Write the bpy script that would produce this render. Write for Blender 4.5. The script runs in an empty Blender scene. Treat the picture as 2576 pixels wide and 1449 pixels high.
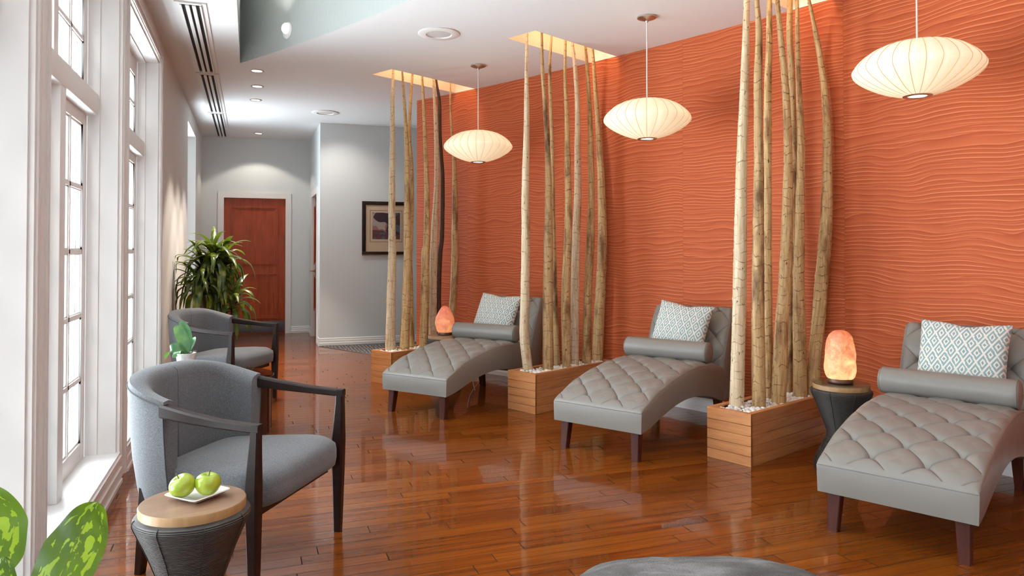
import bpy, bmesh, math, random
from math import sin, cos, pi, radians, sqrt, atan2, hypot
from mathutils import Vector, Matrix, noise, geometry
random.seed(7)
scn = bpy.context.scene
COL = scn.collection

# ------------------------------------------------------------------ camera model
FPX, CX, CY, PITCH, YAW, CAMZ = 1830.0, 1288.0, 603.0, radians(0.9), radians(-19.8), 1.3
H = 3.07
def ray(u, v):
    r = (u-CX)/FPX; w = (CY-v)/FPX
    y = cos(PITCH)-w*sin(PITCH); z = sin(PITCH)+w*cos(PITCH)
    c, s = cos(YAW), sin(YAW)
    return Vector((r*c-y*s, r*s+y*c, z))
def atz(u, v, z):
    a = ray(u, v); t = (z-CAMZ)/a.z
    return Vector((a.x*t, a.y*t, z))
def at_plane(u, v, o, d):
    """point of the pixel's ray on the vertical plane through o along d: (distance along d, z, depth)"""
    a = ray(u, v)
    det = -d[0]*a.y + a.x*d[1]
    t = (o[0]*a.y - a.x*o[1])/det
    k = (-d[0]*o[1] + d[1]*o[0])/det
    return t, CAMZ+k*a.z, k

# ------------------------------------------------------------------ helpers
def tag(o, label=None, cat=None, group=None, kind=None):
    if label: o['label'] = label
    if cat: o['category'] = cat
    if group: o['group'] = group
    if kind: o['kind'] = kind
    return o
def empty(name, loc=(0, 0, 0), rz=0.0, label=None, cat=None, group=None, kind=None):
    o = bpy.data.objects.new(name, None); COL.objects.link(o)
    o.empty_display_size = .1
    o.location = loc; o.rotation_euler = (0, 0, rz)
    return tag(o, label, cat, group, kind)
def build(name, bm, mat, parent=None, loc=None, sharp=38, smooth=True):
    bmesh.ops.remove_doubles(bm, verts=bm.verts, dist=1e-6)
    bmesh.ops.recalc_face_normals(bm, faces=bm.faces)
    if smooth:
        lim = radians(sharp)
        for f in bm.faces: f.smooth = True
        for e in bm.edges:
            if len(e.link_faces) == 2:
                try:
                    if e.calc_face_angle() > lim: e.smooth = False
                except Exception: pass
    me = bpy.data.meshes.new(name); bm.to_mesh(me); bm.free()
    for m in (mat if isinstance(mat, (list, tuple)) else [mat]): me.materials.append(m)
    o = bpy.data.objects.new(name, me); COL.objects.link(o)
    if parent: o.parent = parent
    if loc: o.location = loc
    return o
def copy_tree(o, parent=None):
    c = o.copy(); COL.objects.link(c); c.parent = parent
    for ch in [x for x in bpy.data.objects if x.parent == o]: copy_tree(ch, c)
    return c
def nb(): return bmesh.new()
def box(bm, x0, x1, y0, y1, z0, z1, mi=0, M=None):
    vs = [bm.verts.new((x, y, z)) for x in (x0, x1) for y in (y0, y1) for z in (z0, z1)]
    if M:
        for v in vs: v.co = M @ v.co
    fs = []
    for q in ((0, 1, 3, 2), (4, 6, 7, 5), (0, 4, 5, 1), (2, 3, 7, 6), (0, 2, 6, 4), (1, 5, 7, 3)):
        f = bm.faces.new([vs[i] for i in q]); f.material_index = mi; fs.append(f)
    return vs
def rbox(bm, x0, x1, y0, y1, z0, z1, r=.004, seg=2, M=None, mi=0):
    b2 = bmesh.new(); box(b2, x0, x1, y0, y1, z0, z1)
    bmesh.ops.bevel(b2, geom=b2.edges[:], offset=r, segments=seg, profile=.5, affect='EDGES')
    merge(bm, b2, M, mi)
def merge(bm, b2, M=None, mi=0):
    mp = {}
    for v in b2.verts: mp[v] = bm.verts.new(M @ v.co if M else v.co)
    for f in b2.faces:
        try: nf = bm.faces.new([mp[v] for v in f.verts]); nf.material_index = mi
        except ValueError: pass
    b2.free()
def loft(bm, rings, cap=True, close=True):
    R = [[bm.verts.new(p) for p in r] for r in rings]
    n = len(R[0])
    for a, b in zip(R, R[1:]):
        for i in range(n if close else n-1):
            j = (i+1) % n
            try: bm.faces.new((a[i], a[j], b[j], b[i]))
            except ValueError: pass
    if cap and close:
        for r in (R[0], R[-1]):
            try: bm.faces.new(r)
            except ValueError: pass
    return R
def lathe(bm, prof, n=32, M=None, cap=True, lob=None):
    rings = []
    for r, z in prof:
        ring = []
        for i in range(n):
            a = 2*pi*i/n
            k = lob(a, z) if lob else 1
            p = Vector((r*k*cos(a), r*k*sin(a), z))
            ring.append(M @ p if M else p)
        rings.append(ring)
    return loft(bm, rings, cap)
def tube(bm, pts, r, n=8, cap=True):
    pts = [Vector(p) for p in pts]
    rr = r if isinstance(r, (list, tuple)) else [r]*len(pts)
    rings = []; up = None
    for i, p in enumerate(pts):
        t = (pts[min(i+1, len(pts)-1)]-pts[max(i-1, 0)])
        t = t.normalized() if t.length > 1e-9 else Vector((0, 0, 1))
        if up is None:
            up = Vector((1, 0, 0)) if abs(t.x) < .9 else Vector((0, 1, 0))
        s = t.cross(up).normalized(); up = s.cross(t).normalized()
        rings.append([p + (s*cos(2*pi*k/n)+up*sin(2*pi*k/n))*rr[i] for k in range(n)])
    loft(bm, rings, cap)
def catmull(pts, n=8):
    P = [Vector(p) for p in pts]; out = []
    for i in range(len(P)-1):
        a, b, c, d = P[max(i-1, 0)], P[i], P[i+1], P[min(i+2, len(P)-1)]
        for k in range(n):
            t = k/n
            out.append(.5*((2*b)+(c-a)*t+(2*a-5*b+4*c-d)*t*t+(3*b-a-3*c+d)*t**3))
    out.append(P[-1]); return out
def interp(x, X, Y):
    if x <= X[0]: return Y[0]
    for a, b, p, q in zip(X, X[1:], Y, Y[1:]):
        if x <= b:
            return p+(q-p)*(x-a)/(b-a)
    return Y[-1]
def sinterp(x, X, Y):
    n = len(X)
    if x <= X[0]: return Y[0]
    if x >= X[-1]: return Y[-1]
    for i in range(n-1):
        if x <= X[i+1]:
            h = X[i+1]-X[i]; t = (x-X[i])/h
            m0 = (Y[i+1]-Y[i-1])/(X[i+1]-X[i-1]) if i > 0 else (Y[1]-Y[0])/h
            m1 = (Y[i+2]-Y[i])/(X[i+2]-X[i]) if i < n-2 else (Y[-1]-Y[-2])/h
            return (2*t**3-3*t*t+1)*Y[i]+(t**3-2*t*t+t)*h*m0+(-2*t**3+3*t*t)*Y[i+1]+(t**3-t*t)*h*m1
def set_uv(o, fn):
    me = o.data; uv = me.uv_layers.new(name='UVMap')
    for l in me.loops: uv.data[l.index].uv = fn(me.vertices[l.vertex_index].co)

# ------------------------------------------------------------------ materials
class NT:
    def __init__(s, name):
        s.m = bpy.data.materials.new(name); s.m.use_nodes = True
        s.t = s.m.node_tree; s.t.nodes.clear()
        s.out = s.t.nodes.new('ShaderNodeOutputMaterial')
    def n(s, typ, **kw):
        nd = s.t.nodes.new('ShaderNode'+typ)
        for k, v in kw.items(): setattr(nd, k, v)
        return nd
    def put(s, sock, v):
        if v is None: return
        if hasattr(v, 'is_output') or isinstance(v, bpy.types.NodeSocket): s.t.links.new(v, sock)
        elif isinstance(v, (tuple, list)):
            v = tuple(v)
            if len(v) == 3 and sock.type == 'RGBA': v = v+(1,)
            sock.default_value = v
        else: sock.default_value = v
    def math(s, op, a, b=None, c=None, clamp=False):
        nd = s.n('Math', operation=op); nd.use_clamp = clamp
        for i, v in enumerate((a, b, c)):
            if v is not None: s.put(nd.inputs[i], v)
        return nd.outputs[0]
    def mix(s, f, a, b, blend='MIX'):
        nd = s.n('Mix', data_type='RGBA', blend_type=blend)
        s.put(nd.inputs[0], f); s.put(nd.inputs[6], a); s.put(nd.inputs[7], b)
        return nd.outputs[2]
    def noise(s, vec, scale=5, detail=2, rough=.5, dim='3D', dist=0):
        nd = s.n('TexNoise', noise_dimensions=dim)
        if vec is not None: s.put(nd.inputs['Vector'], vec)
        nd.inputs['Scale'].default_value = scale; nd.inputs['Detail'].default_value = detail
        nd.inputs['Roughness'].default_value = rough; nd.inputs['Distortion'].default_value = dist
        return nd.outputs['Fac']
    def ramp(s, f, stops, interp='LINEAR'):
        nd = s.n('ValToRGB'); cr = nd.color_ramp; cr.interpolation = interp
        while len(cr.elements) < len(stops): cr.elements.new(.5)
        for e, (p, c) in zip(cr.elements, stops):
            e.position = p; e.color = tuple(c)+(1,) if len(c) == 3 else c
        s.put(nd.inputs[0], f); return nd.outputs[0]
    def sep(s, v):
        nd = s.n('SeparateXYZ'); s.put(nd.inputs[0], v); return nd.outputs
    def comb(s, x, y, z=0.0):
        nd = s.n('CombineXYZ'); s.put(nd.inputs[0], x); s.put(nd.inputs[1], y); s.put(nd.inputs[2], z)
        return nd.outputs[0]
    def obj(s): return s.n('TexCoord').outputs['Object']
    def uv(s): return s.n('TexCoord').outputs['UV']
    def scale(s, v, k):
        nd = s.n('Mapping'); s.put(nd.inputs[0], v); nd.inputs['Scale'].default_value = k; return nd.outputs[0]
    def bump(s, h, strength=.3, dist=.01, nrm=None):
        nd = s.n('Bump'); nd.inputs['Strength'].default_value = strength; nd.inputs['Distance'].default_value = dist
        s.put(nd.inputs['Height'], h)
        if nrm is not None: s.put(nd.inputs['Normal'], nrm)
        return nd.outputs[0]
    def white(s, v, dim='2D'):
        nd = s.n('TexWhiteNoise', noise_dimensions=dim); s.put(nd.inputs['Vector' if dim != '1D' else 'W'], v)
        return nd.outputs['Value']
    def bsdf(s, col, rough=.5, metal=0, normal=None, spec=.5, coat=0, coatr=.05, em=None, ems=0, trans=0, ior=1.5, sheen=0, sss=0, alpha=None):
        b = s.n('BsdfPrincipled')
        s.put(b.inputs['Base Color'], col); s.put(b.inputs['Roughness'], rough); s.put(b.inputs['Metallic'], metal)
        b.inputs['Specular IOR Level'].default_value = spec; b.inputs['Coat Weight'].default_value = coat
        b.inputs['Coat Roughness'].default_value = coatr; b.inputs['Transmission Weight'].default_value = trans
        b.inputs['IOR'].default_value = ior; b.inputs['Sheen Weight'].default_value = sheen
        b.inputs['Subsurface Weight'].default_value = sss
        if normal is not None: s.put(b.inputs['Normal'], normal)
        if em is not None:
            s.put(b.inputs['Emission Color'], em); s.put(b.inputs['Emission Strength'], ems)
        s.t.links.new(b.outputs[0], s.out.inputs[0]); s.b = b
        return s.m
def simple(name, col, rough=.5, **kw): return NT(name).bsdf(col, rough, **kw)

def paint(name, col, rough=.55, bs=.15, scale=220, dist=.002):
    t = NT(name); o = t.obj()
    h = t.noise(o, scale, 3, .6)
    return t.bsdf(col, rough, normal=t.bump(h, bs, dist))
M = {}
M['white_trim'] = paint('white_trim_paint', (.80, .785, .765), .35, .05, 60)
M['ceiling'] = paint('ceiling_paint', (.79, .80, .795), .6, .12, 120)
M['wall_left'] = paint('left_wall_paint', (.66, .64, .61), .6, .2, 70, .003)
M['wall_grey'] = paint('grey_wall_paint', (.70, .735, .735), .55, .3, 45, .004)
t = NT('tray_paint'); o = t.obj()
h = t.noise(t.scale(o, (1, 1, .45)), 26, 4, .6, dist=.6)
M['tray'] = t.bsdf((.43, .455, .44), .38, normal=t.bump(h, .55, .01))

# floor : narrow glossy hardwood boards running along X
t = NT('floor_wood'); x, y, z = t.sep(t.obj())
BW = .083
row = t.math('FLOOR', t.math('DIVIDE', y, BW))
rnd = t.white(row, '1D')
xo = t.math('ADD', t.math('DIVIDE', x, .95), t.math('MULTIPLY', rnd, 7.31))
colm = t.math('FLOOR', xo)
pr = t.white(t.comb(row, colm, 0), '2D')
fy = t.math('FRACT', t.math('DIVIDE', y, BW)); fx = t.math('FRACT', xo)
gy = t.math('MINIMUM', fy, t.math('SUBTRACT', 1, fy)); gx = t.math('MINIMUM', fx, t.math('SUBTRACT', 1, fx))
gap = t.math('MAXIMUM', t.math('LESS_THAN', gy, .017), t.math('LESS_THAN', gx, .0026))
gv = t.comb(t.math('ADD', t.math('MULTIPLY', x, .8), t.math('MULTIPLY', pr, 37)), t.math('MULTIPLY', y, 13), t.math('MULTIPLY', pr, 9))
g1 = t.noise(gv, 1.6, 5, .62, dist=.5)
g2 = t.noise(t.comb(t.math('MULTIPLY', x, 2.6), t.math('MULTIPLY', y, 95), t.math('MULTIPLY', pr, 31)), 1.0, 4, .65)
c = t.ramp(g1, [(.30, (.055, .011, .0012)), (.43, (.125, .026, .0025)), (.56, (.18, .041, .004)), (.75, (.24, .066, .008))])
c = t.mix(t.ramp(g2, [(.42, (0, 0, 0)), (.68, (.75, .75, .75))]), c, (.075, .014, .0015))
c = t.mix(t.math('MULTIPLY', pr, .45), c, (.27, .075, .008))
c = t.mix(t.math('MULTIPLY', gap, .9), c, (.015, .005, .002))
wv = t.noise(t.comb(t.math('MULTIPLY', x, 1.0), t.math('MULTIPLY', y, 2.4)), 5, 2, .5)
hh = t.math('ADD', t.math('MULTIPLY', wv, .5), t.math('MULTIPLY', gap, -.5))
rg = t.math('ADD', t.math('ADD', .16, t.math('MULTIPLY', gap, .5)), t.math('MULTIPLY', t.noise(t.obj(), 6, 3), .10))
tilt = t.math('MULTIPLY', t.math('SUBTRACT', pr, .5), fy)
nb1 = t.bump(tilt, 1.0, .0011)
M['floor'] = t.bsdf(c, rg, normal=t.bump(hh, .14, .004, nb1), spec=.12, coat=.42, coatr=.03)
t.put(t.b.inputs['Coat Normal'], t.bump(wv, .10, .004, nb1))
t.put(t.b.inputs['Coat Weight'], t.math('MULTIPLY', t.math('SUBTRACT', 1, gap), .46))

# carpet
t = NT('carpet'); x, y, z = t.sep(t.obj())
w = t.n('TexWave'); w.inputs['Scale'].default_value = 7; w.inputs['Distortion'].default_value = 5; w.inputs['Detail'].default_value = 2
w.inputs['Detail Scale'].default_value = 1.5; t.put(w.inputs[0], t.obj())
c = t.ramp(w.outputs['Fac'], [(.2, (.05, .042, .038)), (.6, (.10, .083, .075)), (.9, (.20, .17, .15))])
M['carpet'] = t.bsdf(c, .95, normal=t.bump(t.noise(t.obj(), 300, 2), .5, .004))

# wavy feature wall (UV = metres along the wall, metres up)
t = NT('wave_wallcovering'); u, v, _ = t.sep(t.uv())
pan = t.math('FLOOR', t.math('DIVIDE', t.math('SUBTRACT', u, .825), 1.36))
off = t.math('MULTIPLY', t.white(pan, '1D'), 23.0)
wa = t.noise(t.comb(t.math('MULTIPLY', u, 1.9), t.math('MULTIPLY', v, 1.8), off), 1.0, 1, .5)
wb = t.noise(t.comb(t.math('MULTIPLY', u, 3.6), t.math('MULTIPLY', v, 6.0), off), 1.0, 0, .5)
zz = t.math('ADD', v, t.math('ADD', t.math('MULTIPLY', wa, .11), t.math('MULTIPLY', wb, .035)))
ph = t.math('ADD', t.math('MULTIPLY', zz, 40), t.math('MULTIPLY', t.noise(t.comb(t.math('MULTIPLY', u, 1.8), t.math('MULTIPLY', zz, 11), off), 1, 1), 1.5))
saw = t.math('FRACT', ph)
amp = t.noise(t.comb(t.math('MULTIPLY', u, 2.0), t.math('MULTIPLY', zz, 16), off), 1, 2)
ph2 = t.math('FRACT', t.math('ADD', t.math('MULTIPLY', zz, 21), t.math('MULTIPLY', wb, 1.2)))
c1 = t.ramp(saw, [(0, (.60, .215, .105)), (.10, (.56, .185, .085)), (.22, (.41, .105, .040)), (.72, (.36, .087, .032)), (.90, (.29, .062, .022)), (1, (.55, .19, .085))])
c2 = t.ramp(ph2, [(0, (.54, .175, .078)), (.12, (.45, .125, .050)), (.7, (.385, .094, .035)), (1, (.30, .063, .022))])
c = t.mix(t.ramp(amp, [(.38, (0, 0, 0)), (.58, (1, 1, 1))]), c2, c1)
fs = t.math('FRACT', t.math('DIVIDE', t.math('SUBTRACT', u, .825), 1.36))
seam = t.math('LESS_THAN', fs, .0022)
c = t.mix(1.0, c, (1.20, 1.04, .93), 'MULTIPLY')
c = t.mix(t.math('MULTIPLY', seam, .35), c, (.2, .05, .02))
M['wave'] = t.bsdf(c, .6, spec=.15)

# woods
def wood(name, dark, light, rough=.35, sc=(2, 30, 30), coat=0., streak=1.0, bs=.05, spec=.5):
    t = NT(name); v = t.scale(t.obj(), sc)
    g = t.noise(v, 1.0, 4, .6, dist=.6); g2 = t.noise(t.scale(t.obj(), tuple(k*4 for k in sc)), 1, 3, .6)
    c = t.ramp(t.math('ADD', t.math('MULTIPLY', g, .75), t.math('MULTIPLY', g2, .25*streak)), [(.32, dark), (.62, light)])
    return t.bsdf(c, rough, coat=coat, spec=spec, normal=t.bump(g2, bs, .002))
M['espresso'] = wood('espresso_wood', (.009, .0045, .0035), (.022, .010, .008), .34, (3, 3, 30), coat=.0, spec=.28)
M['leg_wood'] = wood('chaise_leg_wood', (.045, .010, .006), (.075, .018, .010), .38, (20, 20, 3), spec=.3)
M['door_wood'] = wood('door_wood', (.23, .030, .006), (.42, .066, .013), .36, (26, 26, 2.2), coat=.05, spec=.3)
M['planter_x'] = wood('planter_wood', (.38, .135, .04), (.60, .26, .09), .38, (2.2, 22, 22))
M['planter_y'] = wood('planter_end_wood', (.38, .135, .04), (.60, .26, .09), .38, (22, 2.2, 22))
M['table_top'] = wood('table_disc_wood', (.19, .105, .06), (.25, .14, .08), .4, (3, 26, 26), coat=.1)
M['table_rim'] = wood('table_rim_wood', (.27, .14, .052), (.35, .20, .08), .45, (26, 26, 4))
M['drum'] = wood('drum_table_wood', (.022, .010, .008), (.04, .018, .014), .25, (20, 20, 2), coat=.4)
M['lamp_base'] = simple('lamp_base_wood', (.10, .035, .02), .4)

# leather / fabrics
t = NT('grey_leather')
h = t.noise(t.obj(), 330, 3, .6); h2 = t.noise(t.obj(), 9, 2, .5)
M['leather'] = t.bsdf((.222, .205, .184), t.math('ADD', .33, t.math('MULTIPLY', h2, .10)), normal=t.bump(t.math('ADD', t.math('MULTIPLY', h, .25), h2), .12, .004), spec=.45)
t = NT('tufted_leather'); u, v, _ = t.sep(t.uv())
h = t.noise(t.obj(), 330, 3, .6); h2 = t.noise(t.obj(), 9, 2, .5)
p_ = t.math('DIVIDE', v, .226); q_ = t.math('DIVIDE', t.math('SUBTRACT', u, .045), .225)
ds = []
for op in ('ADD', 'SUBTRACT'):
    f_ = t.math('FRACT', t.math('ADD', t.math(op, p_, q_), 50.0))
    ds.append(t.math('ABSOLUTE', t.math('SUBTRACT', f_, .5)))
m_ = t.math('MINIMUM', ds[0], ds[1])
act = t.math('GREATER_THAN', u, -.044)
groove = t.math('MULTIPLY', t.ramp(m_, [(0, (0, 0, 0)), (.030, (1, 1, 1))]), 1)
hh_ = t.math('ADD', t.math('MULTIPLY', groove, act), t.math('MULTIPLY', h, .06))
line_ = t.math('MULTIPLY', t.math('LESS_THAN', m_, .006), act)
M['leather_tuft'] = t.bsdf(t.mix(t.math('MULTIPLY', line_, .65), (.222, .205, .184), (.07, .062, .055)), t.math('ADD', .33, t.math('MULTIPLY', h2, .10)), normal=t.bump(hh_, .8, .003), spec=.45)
M['leather_seam'] = simple('leather_seam', (.20, .18, .16), .5)

def tweed(name, a, b, cc):
    t = NT(name); o = t.obj(); n1 = t.noise(t.scale(o, (1, 1, 1)), 620, 2, .7); n2 = t.noise(t.scale(o, (120, 120, 300)), 1.6, 2, .6); n3 = t.noise(o, 5, 2)
    c = t.ramp(t.math('ADD', t.math('MULTIPLY', n1, .5), t.math('MULTIPLY', n2, .5)), [(.38, a), (.5, b), (.62, cc)])
    return t.bsdf(c, .9, normal=t.bump(n1, .6, .0015), spec=.2, sheen=.25)
M['tweed'] = tweed('grey_tweed', (.068, .071, .076), (.112, .116, .123), (.185, .19, .20))
M['tweed_seam'] = simple('tweed_seam', (.05, .055, .06), .8)

t = NT('diamond_fabric'); u, v, _ = t.sep(t.uv())
nz = t.math('MULTIPLY', t.math('SUBTRACT', t.noise(t.obj(), 60, 1), .5), .02)
p = t.math('ADD', t.math('MULTIPLY', t.math('ADD', u, nz), 7.3), t.math('MULTIPLY', t.math('ADD', v, nz), 4.4))
q = t.math('SUBTRACT', t.math('MULTIPLY', u, 7.3), t.math('MULTIPLY', v, 4.4))
fp = t.math('ABSOLUTE', t.math('SUBTRACT', t.math('FRACT', p), .5)); fq = t.math('ABSOLUTE', t.math('SUBTRACT', t.math('FRACT', q), .5))
d = t.math('MAXIMUM', fp, fq)
W_, T_ = (.82, .76, .68), (.24, .37, .38)
c = t.ramp(d, [(0, (.20, .33, .34)), (.12, W_), (.245, T_), (.415, W_)], 'CONSTANT')
wv = t.noise(t.scale(t.obj(), (1, 1, 1)), 260, 2, .6)
c = t.mix(t.math('MULTIPLY', t.math('SUBTRACT', wv, .35, clamp=True), .9), c, t.mix(.5, c, (.95, .9, .85)))
M['diamond'] = t.bsdf(c, .9, normal=t.bump(wv, .8, .003), spec=.15, sheen=.2)
M['plush'] = None
t = NT('grey_plush'); o = t.obj(); n1 = t.noise(t.scale(o, (3.2, 8, 8)), 1.6, 4, .6, dist=.5); n2 = t.noise(o, 180, 3, .7)
c = t.ramp(t.math('ADD', t.math('MULTIPLY', n1, .8), t.math('MULTIPLY', n2, .2)), [(.36, (.060, .055, .050)), (.50, (.115, .108, .102)), (.64, (.24, .23, .225))])
M['plush'] = t.bsdf(c, .95, normal=t.bump(n2, 1.0, .008), spec=.1, sheen=.12)

# bark : UV u = metres round, v = metres along
def bark(name, base, light, dark, scar=.8, dk=.55, seed=0.):
    t = NT(name); u, v, _ = t.sep(t.uv())
    vv = t.math('ADD', v, seed)
    rowp = t.math('ADD', t.math('MULTIPLY', vv, 17.0), t.math('MULTIPLY', t.noise(t.comb(t.math('MULTIPLY', u, 16), t.math('MULTIPLY', vv, 5)), 1, 2), 1.5))
    fr = t.math('ABSOLUTE', t.math('SUBTRACT', t.math('FRACT', rowp), .5))
    rowi = t.math('FLOOR', rowp)
    msk = t.noise(t.comb(t.math('MULTIPLY', u, 17), t.math('MULTIPLY', rowi, 1.7), seed), 1, 1)
    line = t.math('MULTIPLY', t.math('LESS_THAN', fr, t.math('MULTIPLY', t.math('SUBTRACT', msk, .41), .22)), t.math('GREATER_THAN', msk, .45))
    st = t.noise(t.comb(t.math('MULTIPLY', u, 70), t.math('MULTIPLY', vv, 5), seed), 1, 4, .65)
    bl = t.noise(t.comb(t.math('MULTIPLY', u, 9), t.math('MULTIPLY', vv, 2.2), seed), 1, 4, .65)
    kn = t.noise(t.comb(t.math('MULTIPLY', u, 60), t.math('MULTIPLY', vv, 22), seed), 1, 2, .6)
    c = t.ramp(st, [(.30, base), (.68, light)])
    c = t.mix(t.ramp(bl, [(dk, (0, 0, 0)), (dk+.14, (1, 1, 1))]), c, dark)
    c = t.mix(t.math('MULTIPLY', line, scar), c, (.17, .080, .034))
    c = t.mix(t.ramp(kn, [(.66, (0, 0, 0)), (.71, (.9, .9, .9))]), c, (.06, .025, .012))
    hgt = t.math('SUBTRACT', t.math('MULTIPLY', st, .35), line)
    return t.bsdf(c, .5, normal=t.bump(hgt, .5, .006), spec=.3)
M['bark_pale'] = bark('pale_bark', (.52, .36, .20), (.80, .67, .47), (.38, .22, .10), .62, .58, 3.)
M['bark_gold'] = bark('golden_bark', (.38, .21, .075), (.74, .53, .26), (.24, .11, .04), .9, .52, 11.)
M['bark_brown'] = bark('mottled_bark', (.36, .20, .08), (.60, .41, .20), (.14, .065, .025), .85, .50, 23.)
M['bark_dark'] = bark('dark_bark', (.055, .026, .018), (.11, .055, .03), (.22, .11, .05), .5, .60, 31.)

# metals, plastics, glass
M['nickel'] = simple('brushed_nickel', (.55, .52, .49), .28, metal=1)
M['brass'] = simple('brass', (.55, .38, .20), .25, metal=1)
M['steel_kick'] = simple('kick_plate_metal', (.12, .115, .125), .4, metal=.6)
M['white_plastic'] = simple('white_plastic', (.82, .81, .79), .35)
M['dark_slot'] = simple('dark_slot', (.012, .011, .010), .8)
M['grille_white'] = simple('diffuser_enamel', (.74, .72, .70), .35)
M['mesh_grey'] = None
t = NT('speaker_mesh'); vn = t.n('TexVoronoi'); t.put(vn.inputs['Vector'], t.obj()); vn.inputs['Scale'].default_value = 220
M['mesh_grey'] = t.bsdf(t.ramp(vn.outputs['Distance'], [(.25, (.35, .34, .33)), (.4, (.68, .66, .64))]), .5)
M['ceramic'] = None
t = NT('white_ceramic_quilt'); u, v, _ = t.sep(t.uv())
p = t.math('ADD', t.math('MULTIPLY', u, 14), t.math('MULTIPLY', v, 5)); q = t.math('SUBTRACT', t.math('MULTIPLY', u, 14), t.math('MULTIPLY', v, 5))
hq = t.math('MINIMUM', t.math('ABSOLUTE', t.math('SUBTRACT', t.math('FRACT', p), .5)), t.math('ABSOLUTE', t.math('SUBTRACT', t.math('FRACT', q), .5)))
M['ceramic'] = t.bsdf((.84, .82, .80), .25, normal=t.bump(hq, .6, .006))
M['plate'] = simple('porcelain', (.85, .83, .76), .12, coat=.3)
M['pot_dark'] = simple('dark_pot', (.03, .028, .026), .4)
M['soil'] = simple('soil', (.04, .025, .015), .95)
t = NT('white_stones'); M['pebble'] = t.bsdf(t.ramp(t.noise(t.obj(), 14, 2), [(.35, (.78, .73, .66)), (.6, (.90, .88, .85))]), .45)
M['cord_w'] = simple('clear_cord', (.70, .68, .66), .4)

def pane_mat(name, tint=(1, 1, 1), gl=.0):
    t = NT(name)
    tr = t.n('BsdfTransparent'); t.put(tr.inputs[0], tint)
    g = t.n('BsdfGlossy'); g.inputs['Roughness'].default_value = .02
    fr = t.n('Fresnel'); fr.inputs[0].default_value = 1.22 if name == 'window_glass' else 1.5
    mx = t.n('MixShader'); t.put(mx.inputs[0], t.math('MULTIPLY', t.math('ADD', fr.outputs[0], gl, clamp=True), t.math('SUBTRACT', 1, t.n('NewGeometry').outputs['Backfacing'])))
    t.t.links.new(tr.outputs[0], mx.inputs[1]); t.t.links.new(g.outputs[0], mx.inputs[2])
    t.t.links.new(mx.outputs[0], t.out.inputs[0]); return t.m
M['pane'] = pane_mat('window_glass', (.97, .98, .98))
M['pane_frost'] = pane_mat('frosted_glass', (.74, .75, .76))
M['glass_top'] = pane_mat('smoked_table_glass', (.45, .40, .38), .05)
M['glass_disc'] = pane_mat('clear_glass_disc', (.86, .92, .90), .03)

# lamps
def emis(name, col, s): t = NT(name); return t.bsdf((.8, .8, .8), .5, em=col, ems=s)
t = NT('pendant_shade'); x, y, z = t.sep(t.obj())
f = t.math('ADD', .62, t.math('MULTIPLY', t.noise(t.obj(), 5, 2), .5))
M['shade'] = t.bsdf((.70, .62, .50), .6, spec=.2, em=(1.0, .78, .48), ems=t.math('MULTIPLY', f, 1.25))
M['shade_rib'] = simple('pendant_rib_wire', (.50, .28, .13), .5, em=(1.0, .45, .16), ems=.30)
M['bulb'] = emis('bulb_glow', (1.0, .86, .66), 10)
M['down_lens'] = emis('downlight_lens', (1.0, .80, .58), 5.0)
M['cove_strip'] = emis('cove_strip', (1.0, .52, .18), .8)
M['eyeball'] = emis('wall_light_lens', (1.0, .93, .84), 1.2)
M['cove'] = paint('cove_paint', (.80, .72, .62), .6, .05, 60)
def salt(name, lo, hi, s0, s1, h):
    t = NT(name); x, y, z = t.sep(t.obj())
    n = t.noise(t.obj(), 13, 5, .65, dist=1.2); n2 = t.noise(t.obj(), 30, 4, .65, dist=.5)
    g = t.math('ADD', t.math('MULTIPLY', t.math('DIVIDE', z, h), -.55), t.math('ADD', .25, t.math('MULTIPLY', n, 1.15)), clamp=True)
    c = t.ramp(g, [(.15, lo), (.75, hi)])
    st = t.math('MULTIPLY', t.math('ADD', s0, t.math('MULTIPLY', g, s1)), t.math('ADD', .35, t.math('MULTIPLY', n2, 1.3)))
    return t.bsdf((.50, .16, .10), .5, em=c, ems=t.math('MULTIPLY', st, .9), normal=t.bump(n, .4, .02))
M['salt_tall'] = salt('glowing_salt_orange', (1.0, .22, .06), (1.0, .62, .26), .45, 1.9, .28)
M['salt_egg'] = salt('glowing_salt_pink', (1.0, .13, .07), (1.0, .42, .17), .26, 1.25, .26)

# plants
def leafmat(name, a, b, c_, rough=.35, trans=.15):
    t = NT(name); n = t.noise(t.obj(), 14, 3); c = t.ramp(n, [(.35, a), (.52, b), (.68, c_)])
    m = t.bsdf(c, rough, spec=.5); t.b.inputs['Transmission Weight'].default_value = 0
    tl = t.n('BsdfTranslucent'); t.put(tl.inputs[0], t.mix(.5, c, (.25, .40, .02)))
    mx = t.n('MixShader'); mx.inputs[0].default_value = trans
    t.t.links.new(t.b.outputs[0], mx.inputs[1]); t.t.links.new(tl.outputs[0], mx.inputs[2]); t.t.links.new(mx.outputs[0], t.out.inputs[0])
    return m
M['dracaena'] = leafmat('dracaena_leaf', (.020, .038, .006), (.060, .095, .010), (.20, .23, .025), .3, .22)
M['orchid'] = leafmat('orchid_leaf', (.035, .12, .055), (.06, .17, .07), (.11, .24, .08), .3, .2)
M['cane'] = simple('plant_cane', (.10, .085, .05), .7)
t = NT('variegated_leaf'); u, v, _ = t.sep(t.uv())
vn = t.noise(t.comb(t.math('MULTIPLY', t.math('ABSOLUTE', u), 3.4), t.math('MULTIPLY', v, 7), t.math('SIGN', u)), 1.0, 4, .55, dist=.5)
mid = t.math('LESS_THAN', t.math('ABSOLUTE', u), .022)
edge = t.math('LESS_THAN', t.math('ABSOLUTE', u), .78)
patch = t.math('MULTIPLY', t.ramp(vn, [(.545, (0, 0, 0)), (.555, (1, 1, 1))]), edge)
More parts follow.
